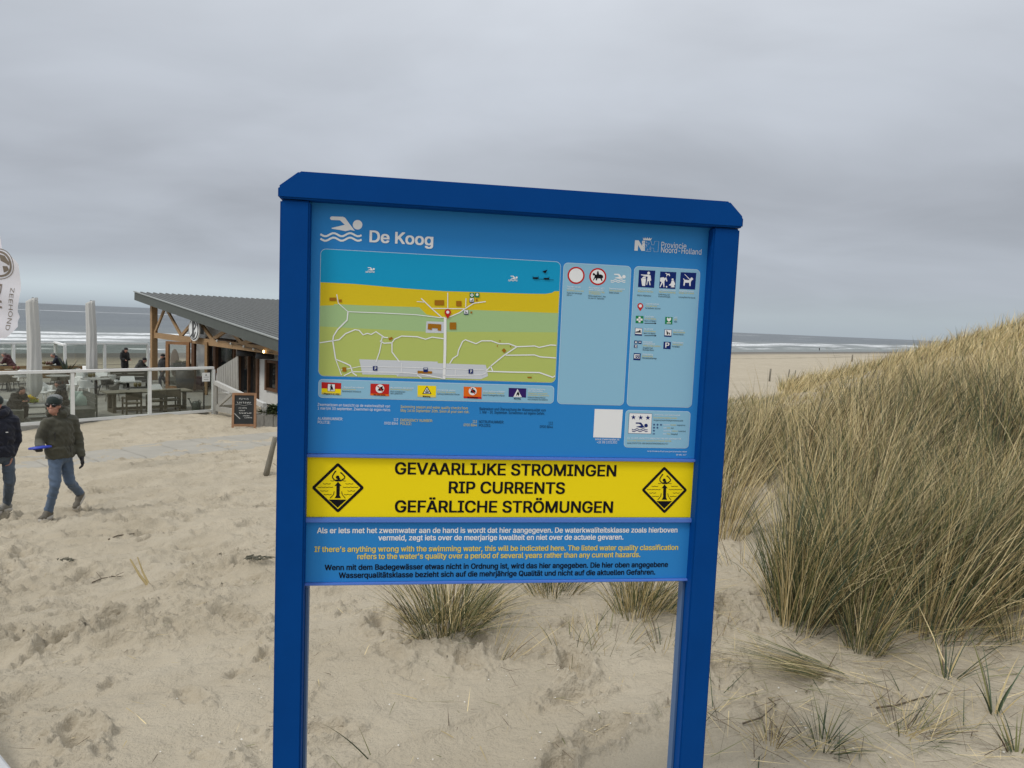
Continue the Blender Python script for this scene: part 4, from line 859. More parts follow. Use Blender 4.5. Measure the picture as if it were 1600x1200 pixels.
# ================================================================== TERRACE
def on_deck(px, py): return at_z(px, py, DECK)
k = MB(); A = np.array([-22.9, 16.6]); 
c0 = np.array([-11.9, 27.75]); dv = np.array([.72, .694]); dn = np.array([-.694, .72])
k.prism([tuple(c0 - dv * 18 + dn * .02), tuple(c0 + dn * .02), tuple(c0 + dn * 2), tuple(c0 + dv * 9 + dn * 2), tuple(c0 + dv * 14 + dn * 20.5), tuple(c0 - dv * 18 + dn * 20.5)], 2, DECK - .45, DECK)
struct(k.build('terrace_floor', mat('terrace_paving', (0.30, 0.29, 0.255), .85, noise=.15, scale=1.1, bump=.15, bscale=25)))
GLS = glass('windscreen_glass', (.78, .80, .775), .06)
def glass_fence(name, label, posts, h, zb_, h2=None, pw=.11):
    a, b = np.array(posts[0]), np.array(posts[-1]); d = (b - a) / np.linalg.norm(b - a); ang = math.atan2(d[1], d[0])
    t = thing(name, label, 'fence', (a[0], a[1], zb_), ang); ts = [float((np.array(p) - a) @ d) for p in posts]
    for x_ in ts: k = MB(); k.box((x_, 0, h / 2 - .15), (pw, pw, h + .24)); k.build('post', WHP, t, bevel=.006)
    for x0, x1 in zip(ts[:-1], ts[1:]):
        k = MB(); k.box(((x0 + x1) / 2, 0, h + .035), (x1 - x0 - .004, pw + .03, .09)); k.build('top_rail', WHP, t)
        k = MB(); k.box(((x0 + x1) / 2, 0, .06), (x1 - x0 - pw, .09, .10)); k.build('bottom_rail', WHP, t)
        k = MB(); k.box(((x0 + x1) / 2, 0, (h + .1) / 2), (x1 - x0 - pw, .014, h - .1)); k.build('glass_pane', GLS, t)
    return t
fp = [tuple(c0 - dv * L) for L in (10.2, 7.55, 5.03, 2.60, 0.0)]
# the posts as seen along the terrace edge
fp = [(-18.1, 20.0), (-16.45, 21.9), at_depth(113, 660, 24.0)[:2], at_depth(230, 650, 26.1)[:2], at_depth(333, 643, 27.9)[:2]]
glass_fence('glass_fence', 'white framed glass windscreen along the near edge of the terrace', fp, 1.72, DECK)
nt_ = thing('notice', 'small white notice stuck on the glass windscreen at its right end', 'notice', tuple(at_depth(322, 584, 27.58)), math.atan2(dv[1], dv[0]))
k = MB(); k.cm = 0; k.box((0, 0, -.13), (.30, .008, .34)); k.cm = 1
for z_, w in ((-.02, .05), (-.07, .06), (-.13, .22), (-.22, .18)): k.box((0, -.006, z_), (w, .004, .025 if w < .1 else .012))
k.build('paper', [WHP, mat('grey_ink', (.12, .12, .12), .6)], nt_)
k = MB(); q = [np.array(p) for p in fp]; k.beam((*(q[0] - dn * .05), DECK - .21), (*(q[3] - dn * .05), DECK - .21), .14, .36); struct(k.build('terrace_kerb', GREYW))
bx = [at_z(-60, 537, -2.27)[:2], at_z(18, 537.5, -2.27)[:2], at_z(86, 536.5, -2.27)[:2]]
far = [(-32.2, 34.0), (-27.6, 38.3), (-25.9, 40.1)]
glass_fence('glass_fence', 'white framed glass windscreen at the seaward side of the terrace', [at_depth(-75, 533, 36.5)[:2], at_depth(18, 537, 39.2)[:2], at_depth(87, 537, 41.2)[:2]], 1.72, DECK, pw=.14)
glass_fence('glass_fence', 'white framed glass windscreen between the parasols and the pavilion', [at_depth(101, 537, 40.2)[:2], at_depth(162, 537, 42.0)[:2], at_depth(231, 537, 44.0)[:2]], 1.75, DECK, pw=.14)
glass_fence('glass_fence', 'short return of the seaward windscreen beside the potted agave', [at_depth(86, 536, 41.4)[:2], at_depth(101.5, 536, 38.8)[:2]], 1.74, DECK, pw=.13)
# ramp railing and plank screen right of the windscreen
rp = thing('ramp_railing', 'weathered timber ramp railing with cross braces sloping down behind the chalkboard', 'railing', tuple(at_depth(338, 641, 27.6)), 0)
def loc(o, p): return tuple(np.array(p) - np.array(o.location))
ra = [at_depth(337, 598, 27.6), at_depth(414, 634, 23.2)]; rb = [at_depth(337, 638, 27.6), at_depth(414, 652, 23.2)]
rm = (ra[0] + ra[1]) / 2, (rb[0] + rb[1]) / 2
k = MB(); k.beam(loc(rp, ra[0]), loc(rp, ra[1]), .14, .16); k.build('handrail', mat('pale_weathered_timber', (.46, .455, .43), .85, noise=.15, scale=8), rp)
k = MB(); k.beam(loc(rp, rb[0]), loc(rp, rb[1]), .08, .20); k.build('bottom_rail', GREYW, rp)
for a, b in ((rb[0], .42), (rb[0] * .45 + rb[1] * .55, .42), (rb[1], .95)):
    tt = ra[0] * (1 - b) + ra[1] * b; k = MB(); k.beam(loc(rp, a), loc(rp, tt), .07, .13); k.build('cross_brace', GREYW, rp)
for a, b in ((ra[0], rb[0]), (ra[1], rb[1])): k = MB(); k.beam(loc(rp, a + np.array([0, 0, -.04])), loc(rp, b - np.array([0, 0, .25])), .13, .13, (1, 0, 0)); k.build('post', GREYW, rp)
ps_ = thing('plank_screen', 'weathered vertical board screen with a sloping top at the ramp', 'screen', tuple(at_z(339, 625, DECK)), 0)
pa, pb = at_depth(339, 612, 29.4), at_depth(372, 612, 27.0); ta, tb = at_depth(339, 576, 29.4), at_depth(371, 556.5, 27.0)
for i in range(9):
    f0, f1 = i / 9 + .004, (i + 1) / 9 - .012; k = MB(); b0, b1 = pa + (pb - pa) * f0, pa + (pb - pa) * f1; t0, t1 = ta + (tb - ta) * f0, ta + (tb - ta) * f1; th = np.array([.03, .03, 0])
    P8 = [loc(ps_, p) for p in (b0, b1, b1 + th, b0 + th, t0, t1, t1 + th, t0 + th)]; k.add(P8, [(0, 3, 2, 1), (4, 5, 6, 7), (0, 1, 5, 4), (1, 2, 6, 5), (2, 3, 7, 6), (3, 0, 4, 7)]); k.build('board', GREYW, ps_)
# chalkboard
cb0 = at_depth(362, 673, 22.1); cb1 = at_depth(400, 669, 22.3); cz = (cb0 + cb1) / 2; gzc = g1(cz[0], cz[1]) - .02; cz[2] = gzc
ang = math.atan2(cb1[1] - cb0[1], cb1[0] - cb0[0]); cw = float(np.hypot(*(cb1 - cb0)[:2])); chh = 1.24
cbd = thing('chalkboard', 'black chalkboard menu in an orange wooden frame standing on the sand', 'chalkboard', tuple(cz), ang)
TK = mat('orange_teak', (.31, .165, .085), .6, noise=.2, scale=8); CHB = mat('slate_board', (.016, .018, .018), .7, noise=.25, scale=12); CHK = mat('chalk', (.42, .42, .40), .9)
tl = R(9)
def tp(x_, z_, y_=0): return (x_, y_ + z_ * math.sin(tl) - chh * math.sin(tl) * .5, z_ * math.cos(tl))
fr = MB()
for sx in (-1, 1): fr.beam(tp(sx * (cw / 2 - .035), 0), tp(sx * (cw / 2 - .035), chh), .07, .035, (0, 1, 0))
for z_ in (.22, chh - .035): fr.beam(tp(-cw / 2 + .07, z_, -.001), tp(cw / 2 - .07, z_, -.001), .033, .075, (0, 0, 1))
fr.build('frame', TK, cbd)
k = MB()
for sx in (-1, 1): k.beam((sx * (cw / 2 - .035), chh * math.sin(tl) * .5, chh * math.cos(tl) - .02), (sx * (cw / 2 - .035), .45, 0), .05, .03, (0, 1, 0))
k.build('rear_leg', TK, cbd)
k = MB(); k.beam(tp(0, .25, .01), tp(0, chh - .06, .01), cw - .14, .012, (0, 1, 0)); k.build('slate', CHB, cbd)
k = MB()
def chalk(x_, z_, w, h, sd):
    r_c = random.Random(sd); xx = x_
    while xx < x_ + w:
        gw = h * r_c.uniform(.45, .75)
        for _ in range(3): k.beam(tp(xx + r_c.uniform(0, gw), z_ + r_c.uniform(0, h * .3), -.007), tp(xx + r_c.uniform(0, gw), z_ + h * r_c.uniform(.5, 1), -.007), .010, .003, (0, 1, 0))
        xx += gw * 1.25
chalk(-.16, 1.02, .30, .075, 1); chalk(-.22, .90, .40, .07, 2); chalk(-.16, .74, .24, .055, 3); chalk(-.15, .66, .17, .05, 4); chalk(-.15, .58, .34, .05, 5); chalk(-.04, .50, .20, .045, 6); chalk(.02, .44, .22, .045, 7)
for i in range(10): k.beam(tp(-.27 + .05 * i, .86 + .02 * math.sin(i * .9), -.007), tp(-.22 + .05 * i, .86 + .02 * math.sin(i * .9 + .9), -.007), .008, .003, (0, 1, 0))
k.beam(tp(-.29, .60, -.007), tp(-.11, .42, -.007), .022, .003, (0, 1, 0)); k.build('chalk_writing', CHK, cbd)
# planter
pp = at_depth(413, 667, 23.4); plt = thing('planter_box', 'grey plank planter with low evergreen shrub right of the chalkboard', 'planter', (pp[0] + .45, pp[1] + .2, g1(pp[0], pp[1]) - .05), R(28))
for i in range(6): k = MB(); k.box((-.72 + .29 * i, -.42, .25), (.275, .045, .56)); k.build('plank', GREYW, plt)
for i in range(3): k = MB(); k.box((-.87, -.26 + .29 * i, .25), (.045, .275, .56)); k.build('plank', GREYW, plt)
k = MB(); k.box((0, 0, .22), (1.65, .78, .5)); k.build('soil', mat('soil', (.06, .045, .03), .95), plt)
def on_ground(px, py):
    d = ray(px, py); d = d / np.linalg.norm(d); ts = np.concatenate([np.arange(1, 40, .01), np.arange(40, 500, .25)]); p = d[None] * ts[:, None]
    i = np.argmax(p[:, 2] < surf(p[:, 0], p[:, 1])); return p[i]

# ================================================================== PARASOLS, FURNITURE
CANV = mat('cream_canvas', (.52, .515, .49), .85, noise=.10, scale=2.5, stretch=(1, 1, .25), bump=.2, bscale=12, sheen=.2)
def parasol(label, base, h, r0, r1, bot):
    t = thing('closed_parasol', label, 'parasol', base, 0, 'closed parasols on the terrace')
    n, m_ = 48, 40; vs, fs = [], []
    for i in range(m_ + 1):
        f = i / m_; z_ = bot + (h - bot) * f
        r = (r0 + (r1 - r0) * f) * (1 if f > .12 else (.34 + .66 * math.sin(math.pi / 2 * f / .12)))
        for kk in range(n):
            a = 2 * math.pi * kk / n; w = 1 + .07 * math.sin(8 * a + .8 * math.sin(f * 7)) + .035 * math.sin(3 * a + f * 9) + .02 * math.sin(13 * a - f * 15)
            vs.append((r * w * math.cos(a) + .03 * math.sin(f * 5), r * w * math.sin(a), z_ + (.05 * math.sin(8 * a) if i == 0 else 0) + (.10 * math.cos(a) if i == m_ else 0)))
    for i in range(m_):
        for kk in range(n): fs.append((i * n + kk, i * n + (kk + 1) % n, (i + 1) * n + (kk + 1) % n, (i + 1) * n + kk))
    fs.append(tuple(range(m_ * n, m_ * n + n))); k = MB(); k.add(vs, fs); k.build('folded_canopy', CANV, t, True)
    k = MB(); k.tube([(0, 0, 0), (0, 0, bot + .3)], .04, 12); k.build('pole', GREYM, t, True)
    k = MB(); k.box((0, 0, .04), (.7, .7, .08)); k.build('base_plate', GREYM, t, bevel=.01)
    k = MB(); k.lathe([(r1 * .9, h - .02), (.05, h + .03), (.03, h + .10)], 12); k.build('top_cap', GREYM, t, True)
p = at_depth(54, 640, 27.6); parasol('thick closed cream parasol nearest the windscreen', (p[0], p[1], DECK), 4.12, .265, .195, .35)
p = at_depth(143.5, 640, 34.5); parasol('thinner closed cream parasol farther back toward the pavilion', (p[0], p[1], DECK), 4.15, .245, .195, .6)

def shell_chair(label, loc, rz_, m, grp='moulded armchairs on the terrace'):
    """moulded armchair facing +y: curved back running down into the arms, four splayed legs"""
    t = thing('armchair', label, 'chair', loc, rz_, grp)
    def bk(th): return (.80 - .17 * sstep(.55, 1.5, abs(th)))
    vs, fs = [], []; na, nz = 24, 5
    for sgn, off in ((1, 0), (-1, -.022)):
        for i in range(na + 1):
            th = -1.95 + 3.9 * i / na; hx, hy = math.sin(th), -math.cos(th)
            for j in range(nz + 1):
                f = j / nz; z_ = .43 + (float(bk(th)) - .43) * f; rx = .255 + .045 * f + off; ry = .25 + .05 * f + off
                vs.append((rx * hx, ry * hy + .02, z_))
    st = (na + 1) * (nz + 1)
    for i in range(na):
        for j in range(nz):
            a, b, c, d = i * (nz + 1) + j, (i + 1) * (nz + 1) + j, (i + 1) * (nz + 1) + j + 1, i * (nz + 1) + j + 1
            fs += [(a, b, c, d), (a + st, d + st, c + st, b + st)]
        fs.append((i * (nz + 1) + nz, (i + 1) * (nz + 1) + nz, (i + 1) * (nz + 1) + nz + st, i * (nz + 1) + nz + st))
    for i in (0, na):
        for j in range(nz): fs.append((i * (nz + 1) + j, i * (nz + 1) + j + 1, i * (nz + 1) + j + 1 + st, i * (nz + 1) + j + st))
    k = MB(); k.add(vs, fs); k.build('backrest', m, t, True)
    k = MB(); k.prism([(-.26, .26), (-.26, -.1), (-.17, -.22), (.17, -.22), (.26, -.1), (.26, .26), (.2, .29), (-.2, .29)], 2, .415, .45); k.build('seat', m, t, bevel=.006)
    for sx, sy in ((-1, 1), (1, 1), (-1, -1), (1, -1)):
        k = MB(); k.tube([(sx * .20, sy * .20, .43), (sx * .27, sy * .26, 0)], [.026, .015], 8); k.build('leg', m, t, True)
    return t
TAUPE = mat('taupe_plastic', (.16, .15, .125), .5); OLIV = mat('brown_grey_teak', (.095, .082, .052), .75, noise=.2, scale=7)
cw_ = shell_chair('white moulded armchair behind the mint cushion, its back to the viewer', on_deck(134, 621), R(10), WPL)
cb_ = shell_chair('taupe moulded armchair between the white chairs and the teak table', on_deck(176, 626), R(120), TAUPE)
white = [((61, 630), -70, 'white moulded armchair at the foot of the thick parasol'), ((73, 627), -78, 'white moulded armchair just right of the one at the parasol foot'), ((118, 616), 160, 'white moulded armchair partly hidden behind the windscreen post'), ((171, 611), 60, 'white moulded armchair half turned at the far round table'),
         ((190, 622), -75, 'white moulded armchair at the far long side of the teak table'), ((122, 597), 190, 'far white moulded armchair in front of the thinner parasol'), ((128, 596), 175, 'farthest white moulded armchair close to the thinner parasol'), ((386, 617), -60, 'white moulded armchair beside the plank screen at the pavilion'), ((421, 625), -50, 'white moulded armchair next to the blue sign post'),
         ((410, 614), 150, 'white moulded armchair on the pavilion side of the porch table'), ((33, 603), 60, 'white framed armchair left of the thick parasol'), ((153, 604), 180, 'white moulded armchair between parasol and dark bench')]
for (px, py), a, lb in white: dup(cw_, lb, on_deck(px, py), R(a))
for (px, py), a, lb in (((5, 612), 30, 'taupe armchair at the picture edge under the far left table'), ((17, 611), -30, 'taupe armchair second from the picture edge at the far left table'), ((90, 609), 10, 'taupe armchair right of the thick parasol'), ((102, 607), -20, 'taupe armchair behind the seated man in dark coat'), ((398, 615), 5, 'taupe armchair under the porch table by the pavilion door'), ((168, 616), -110, 'taupe armchair turned away beside the far round table')): dup(cb_, lb, on_deck(px, py), R(a))

def table(name, label, loc, rz_, L, Wd, h, m_top, m_leg, style='legs', grp='tables on the terrace'):
    t = thing(name, label, 'table', loc, rz_, grp)
    k = MB()
    if style == 'round': k.lathe([(L / 2 - .01, h - .035), (L / 2, h - .02), (L / 2, h - .005), (L / 2 - .01, h)], 28)
    else: k.box((0, 0, h - .025), (L, Wd, .05))
    k.build('tabletop', m_top, t, bevel=0 if style == 'round' else .006)
    if style == 'round':
        k = MB(); k.tube([(0, 0, 0), (0, 0, h - .03)], .06, 12); k.build('column', m_leg, t); k = MB(); k.lathe([(.30, 0), (.30, .02), (.06, .05)], 20); k.build('foot', m_leg, t)
    elif style == 'trestle':
        for sx in (-1, 1):
            k = MB(); x_ = sx * (L / 2 - .28)
            for sy in (-1, 1): k.box((x_, sy * Wd * .30, (h - .05) / 2), (.12, .13, h - .05))
            k.box((x_, 0, .06), (.13, Wd * .60 - .13, .12)); k.build('trestle', m_leg, t)
        k = MB(); k.box((0, 0, .12), (L - .70, .08, .10)); k.build('stretcher', m_leg, t)
    else:
        for sx in (-1, 1):
            for sy in (-1, 1): k = MB(); k.box((sx * (L / 2 - .06), sy * (Wd / 2 - .06), (h - .05) / 2), (.06, .06, h - .05)); k.build('leg', m_leg, t)
        k = MB()
        for sy in (-1, 1): k.box((0, sy * (Wd / 2 - .06), .12), (L - .18, .05, .05))
        k.build('lower_rail', m_leg, t)
    return t
TEAK = mat('grey_brown_teak', (.20, .18, .13), .75, noise=.18, scale=5, stretch=(1, 6, 6)); STONE = mat('grey_tabletop', (.33, .33, .31), .6, noise=.08, scale=8)
dang = math.atan2(dv[1], dv[0])
tt_ = on_deck(231, 641); tb_ = table('dining_table', 'long teak trestle table right behind the windscreen', tt_, dang, 3.1, 1.0, .78, TEAK, OLIV, 'trestle')
table('coffee_table', 'low white framed coffee table between the two seated people', on_deck(57, 654), dang, 1.35, .75, .46, STONE, WHP)
table('round_table', 'pale round table to the right of the thick parasol', on_deck(92, 612), 0, 1.0, 1.0, .75, STONE, BLKM, 'round')
table('round_table', 'pale round table in the middle of the white chairs', on_deck(150, 617), 0, 1.2, 1, .75, STONE, BLKM, 'round')
table('round_table', 'pale round table at the left edge of the picture', on_deck(12, 609), 0, 1.5, 1, .75, STONE, BLKM, 'round')
table('porch_table', 'dark table on the pavilion porch between white chairs', on_deck(402, 617), dang, 1.7, .8, .76, OLIV, BLKM)
table('round_table', 'pale round table with white napkins beyond the teak table', on_deck(200, 622), 0, 1.1, 1, .75, STONE, BLKM, 'round')
LWOOD = mat('yellow_teak', (.24, .155, .07), .75, noise=.25, scale=5)
def bench(label, loc, rz_, L, m, back=True, hb=.9):
    t = thing('lounge_bench', label, 'bench', loc, rz_, 'lounge benches on the terrace')
    k = MB(); k.box((0, 0, .36), (L, .75, .10)); k.build('seat', m, t)
    k = MB()
    for i in range(3): k.box((0, -.36, .50 + .17 * i), (L - .02, .04, .14))
    for sx in (-1, 1): k.box((sx * (L / 2 - .06), -.40, .45), (.08, .04, .9))
    k.build('backrest', m, t)
    for sx in (-1, 1): k = MB(); k.box((sx * (L / 2 - .045), .02, .16), (.09, .70, .31)); k.build('leg', m, t)
    return t
bench('big dark slatted bench behind the far tables below the standing person', on_deck(202, 606), dang, 1.9, mat('dark_bench_wood', (.06, .056, .045), .8, noise=.2, scale=6))
bench('yellowish slatted bench at the far left table', on_deck(18, 600), dang, 2.0, LWOOD)
bench('yellowish slatted bench in front of the grey haired person', on_deck(93, 599), dang, 1.9, LWOOD)
sofa = bench('low grey lounge sofa carrying the mint cushions', on_deck(122, 653), dang + R(90), 1.7, mat('grey_lounge_wood', (.135, .14, .125), .8, noise=.2, scale=6))
bench('low grey lounge sofa under the woman leaning forward', on_deck(10, 657), dang - R(90), 1.6, MATS['grey_lounge_wood'])
CUSH = mat('mint_cushion_fabric', (.40, .50, .45), .95, bump=.15, bscale=30)
WCUS = mat('white_cushion_fabric', (.68, .70, .68), .95, bump=.15, bscale=30)
def cushion(label, c, rz_, ry, m, s=1.0):
    o = thing('cushion', label, 'cushion', c, rz_, 'scatter cushions'); k = MB()
    n = 14; vs = []; 
    for sg_ in (1, -1):
        for i in range(n + 1):
            for j in range(n + 1):
                u, v_ = i / n * 2 - 1, j / n * 2 - 1; th = .11 * (max(0, (1 - u ** 4) * (1 - v_ ** 4))) ** .55
                pu = u * (.28 - .035 * (1 - v_ * v_)) if False else u * .28 * (1 - .10 * (1 - u * u) * 0 - .12 * (1 - abs(v_)) * abs(u)); pv = v_ * .28 * (1 - .12 * (1 - abs(u)) * abs(v_)); vs.append((pu * s, sg_ * th * s, pv * s))
    fs = []; st = (n + 1) ** 2
    for i in range(n):
        for j in range(n): a = i * (n + 1) + j; fs += [(a, a + 1, a + n + 2, a + n + 1), (a + st, a + n + 1 + st, a + n + 2 + st, a + 1 + st)]
    k.add(vs, fs); q = k.build('cover', m, o, True); q.rotation_euler = (R(-18), R(ry), 0)
cushion('large mint cushion on the grey sofa right of the windscreen post', at_depth(128.5, 629.5, 25.4) , R(30), 32, CUSH, 1.02)
cushion('darker mint cushion tucked behind the large one at the post', at_depth(119, 620, 25.9), R(40), 10, CUSH, .85)
cushion('white cushion behind the woman leaning forward', at_depth(5, 634, 23.9), R(60), 20, WCUS, .95)
cushion('white cushion on the far chair left of the thinner parasol', at_depth(126, 585.5, 33), R(0), 0, WCUS, .9)
# teak dining chairs with their backs to the viewer
dc = thing('dining_chair', 'brown teak dining chair nearest the trestle leg of the long table', 'chair', on_deck(206, 648), dang, 'teak dining chairs'); 
k = MB(); k.box((0, 0, .44), (.52, .50, .05)); k.build('seat', OLIV, dc)
k = MB(); k.box((0, -.25, .72), (.44, .035, .30)); k.build('backrest', OLIV, dc)
for sx in (-1, 1):
    k = MB(); k.box((sx * .25, -.255, .44), (.055, .05, .88)); k.build('leg', OLIV, dc); k = MB(); k.box((sx * .25, .235, .32), (.05, .05, .64)); k.build('leg', OLIV, dc)
    k = MB(); k.box((sx * .25, 0, .66), (.06, .44, .035)); k.build('armrest', OLIV, dc)
k = MB(); k.box((0, -.255, .2), (.445, .03, .05)); k.build('stretcher', OLIV, dc)
dup(dc, 'brown teak dining chair in the middle, right of the windscreen post', on_deck(243, 644), dang); dup(dc, 'brown teak dining chair at the far right end of the long table', on_deck(267, 642), dang)
# table things
NAP = mat('white_napkin', (.78, .79, .78), .8)
def folded(label, p, rz_, s=1.0):
    t = thing('menu_card', label, 'menu card', p, rz_, 'folded white menu cards'); k = MB()
    k.add([(-.16 * s, -.10 * s, 0), (.16 * s, -.10 * s, 0), (.16 * s, 0, .13 * s), (-.16 * s, 0, .13 * s), (.16 * s, .10 * s, 0), (-.16 * s, .10 * s, 0)], [(0, 1, 2, 3), (3, 2, 4, 5), (1, 4, 2), (0, 3, 5)]); k.build('card', NAP, t, fix=False)
def on_h(px, py, z): return at_z(px, py, z)
folded('white folded card at the right end of the long teak table', on_h(242, 608, DECK + .78), dang + .4, 1.5); folded('white folded card left of the dark bench', on_h(199, 595.5, DECK + .75), dang, 1.7); folded('white folded card on the table of the white chairs', on_h(158.5, 588.5, DECK + .75), .4, 1.5)
def holder(label, p, m, n=3, name='tealight_holder', cat='candle holder', h=.16):
    t = thing(name, label, cat, p, rng.uniform(0, 1), 'small things on the tables')
    k = MB()
    for i in range(n): a = 2 * math.pi * i / n; k.lathe([(.05, 0), (.065, h * .5), (.05, h)], 10, (.10 * math.cos(a), .10 * math.sin(a), 0))
    k.build('jar', m, t, True)
AMB = mat('amber_jar', (.16, .13, .05), .3); RED_ = mat('terracotta_jar', (.16, .05, .035), .6); TEA = mat('brown_teapot', (.10, .045, .03), .35)
for lb, px, py, z, m in (('brown jars on the long teak table', 214, 604, .78, AMB), ('amber jars on the table of the white chairs', 143, 589, .75, AMB), ('brown cups on the low coffee table', 43, 630, .46, TEA), ('dark cups on the right of the coffee table', 52, 629, .46, TEA), ('terracotta jars on the far yellow bench', 25, 577, .75, RED_), ('dark jars beside the grey haired person', 70, 569, .95, AMB), ('brown jars on the bench under the grey haired person', 77, 570, .95, TEA), ('dark jars on the porch table', 409, 598, .76, AMB)):
    holder(lb, on_h(px, py, DECK + z), m)
YEL = mat('yellow_petals', (.78, .60, .015), .6); YG = mat('yellow_green_leaf', (.36, .42, .03), .6)
def leafy(name, label, cat, p, rad, n, ls, m, pot=None, flat_=.7, up=.5, seed=1):
    t = thing(name, label, cat, p, 0); r_ = random.Random(seed); k = MB(); ph = pot[1] if pot else 0
    for _ in range(n):
        a, e = r_.uniform(0, 6.28), r_.uniform(-.2, 1.4); rr_ = rad * r_.uniform(.35, 1) ; c = Vector((rr_ * math.cos(a) * math.cos(e), rr_ * math.sin(a) * math.cos(e), ph + rad * flat_ * (.35 + .65 * abs(math.sin(e))) * r_.uniform(.5, 1.1)))
        d = Vector((math.cos(a), math.sin(a), r_.uniform(-.2, up * 2))).normalized(); s_ = d.cross(Vector((0, 0, 1))).normalized(); w = ls * r_.uniform(.25, .4); L = ls * r_.uniform(.7, 1.3); nn_ = s_.cross(d) * (.2 * L)
        k.add([c, c + d * L * .5 + s_ * w + nn_, c + d * L, c + d * L * .5 - s_ * w + nn_], [(0, 1, 2, 3)])
    k.build('foliage', m, t, fix=False)
    if pot: k = MB(); k.lathe([(pot[0] * .7, 0), (pot[0], pot[1]), (pot[0] * .9, pot[1] + .001)], 18); k.build('pot', pot[2], t, True)
    return t
leafy('flower_bunch', 'yellow flowers on the coffee table below the thick parasol', 'flowers', on_h(41, 630, DECK + .46), .30, 150, .13, YEL, seed=2); leafy('yellow_plant', 'yellow green plant right of the yellow flowers', 'plant', on_h(50, 631, DECK + .46), .17, 60, .12, YG, seed=3)
EVG = mat('evergreen_leaf', (.055, .075, .028), .6, noise=.3, scale=9); DGR = mat('dark_agave_leaf', (.035, .050, .028), .5)
pl = Vector(plt.location); leafy('low_shrub', 'low dark green shrub growing in the grey plank planter', 'shrub', (pl.x - .05, pl.y - .05, pl.z + .44), .62, 900, .11, EVG, flat_=.5, seed=5)
leafy('potted_plant', 'bushy green potted plant behind the larch framed screen', 'plant', on_deck(286, 603), .55, 420, .22, EVG, (.30, .7, BLKM), .9, seed=6)
# agave and posts beside the windscreen
ag = thing('agave', 'dark spiky agave in front of the seaward windscreen', 'plant', on_deck(104, 601), 0); r_ = random.Random(9)
for i in range(9):
    a = i * .7; k = MB(); e = r_.uniform(.5, 1.4); L = r_.uniform(.8, 1.35); d = Vector((math.cos(a) * math.cos(e), math.sin(a) * math.cos(e), math.sin(e))); s_ = Vector((-math.sin(a), math.cos(a), 0))
    b = Vector((0, 0, .5)); k.add([b - s_ * .05, b + s_ * .05, b + d * L * .5 + s_ * .06, b + d * L, b + d * L * .5 - s_ * .06], [(0, 1, 2, 3, 4)]); k.build('leaf', DGR, ag, fix=False)
k = MB(); k.lathe([(.25, 0), (.34, .55), (.3, .56)], 16); k.build('pot', mat('rust_pot', (.10, .035, .02), .8), ag, True)
for lb, px, py, r_0, h_, m in (('dark barrel planter behind the larch framed screen', 289, 612, .42, 1.05, mat('dark_barrel', (.045, .047, .045), .6)), ('plum red tub right of the dark barrel', 309, 608, .38, .62, mat('plum_tub', (.13, .045, .05), .6))):
    t = thing('tub', lb, 'tub', on_deck(px, py), 0, 'tubs at the porch'); k = MB(); k.lathe([(r_0 * .82, 0), (r_0, h_ * .6), (r_0 * .95, h_), (r_0 * .85, h_), (r_0 * .8, h_ * .9)], 20); k.build('tub_body', m, t, True)
t = thing('surfboard', 'small pointed surfboard standing behind the glass screen', 'surfboard', at_depth(273, 594, 37.5), 0); k = MB(); ellipsoid(k, (0, 0, .75), (.24, .04, .75), n=14); k.build('board', mat('grey_brown_board', (.16, .12, .10), .4), t, True); t.location[2] = DECK + .4
k = MB(); k.box((0, 0, -.2), (1.0, .3, .4)); tag(k.build('storage_bench', OLIV), 'dark storage bench under the pointed surfboard', 'bench').location = [float(v) for v in (t.location[0], t.location[1], DECK + .40)]
# standing heater post and watering can by the end of the windscreen
t = thing('steel_post', 'thin black steel post on a plate inside the windscreen', 'post', on_deck(318.5, 641), 0); k = MB(); k.tube([(0, 0, 0), (0, 0, .95)], .03, 10); k.build('shaft', BLKM, t); k = MB(); k.box((-.1, 0, .02), (.5, .3, .04)); k.build('plate', BLKM, t)
t = thing('watering_can', 'dark green watering can on the terrace floor', 'watering can', on_deck(306.5, 643), R(-20)); GC = mat('green_zinc', (.075, .088, .072), .45, metal=.3)
k = MB(); k.lathe([(.17, 0), (.17, .05), (.155, .34), (.12, .40), (.11, .40)], 18); k.build('can_body', GC, t, True)
k = MB(); k.tube([(-.12, 0, .10), (-.26, 0, .30), (-.36, 0, .47)], [.035, .025, .02], 8); k.lathe([(.02, .45), (.06, .50), (.055, .51)], 10, (-.37, 0, 0)); k.build('spout', GC, t, True)
k = MB(); k.tube([(.08, 0, .40), (.16, 0, .48), (.25, 0, .38), (.16, 0, .12)], .014, 6); k.build('handle', GC, t, True)

# ================================================================== BEACH FLAG
fl_D = 13.5; fs_ = fl_D / F
def fx(px): return (px - 800) * fs_
fb = on_ground(-42, 640); fpole = at_depth(-44, 455, fl_D); gzf = g1(fpole[0], fpole[1])
flag = thing('beach_flag', 'white feather flag with brown round logo and mirrored lettering fluttering at the left edge', 'flag', (fpole[0], fpole[1], gzf - .2), 0)
zt_ = float(fpole[2]) - (gzf - .2)          # height of pixel row 455
def fxy(px, py): return ((px + 44) * fs_, zt_ - (py - 455) * fs_)
def fy(x_, z_): return .035 * math.sin(x_ * 7 + z_ * 2.2) + .02 * math.sin(z_ * 9 + x_ * 3) + .04 * x_
rows = [(330, -44, -10), (360, -44, -4), (380, -44, -1), (389, -44, 2), (397, -44, 14), (405, -44, 24), (411, -44, 29), (430, -44, 28), (450, -44, 28.5), (468, -44, 26), (476, -44, 24), (484, -44, 23), (492, -44, 25.5), (499, -44, 23), (507, -44, 24), (515, -44, 19), (521, -44, 14), (526, -43, 8)]
nx = 26; vs, fs = [], []
rr2 = []
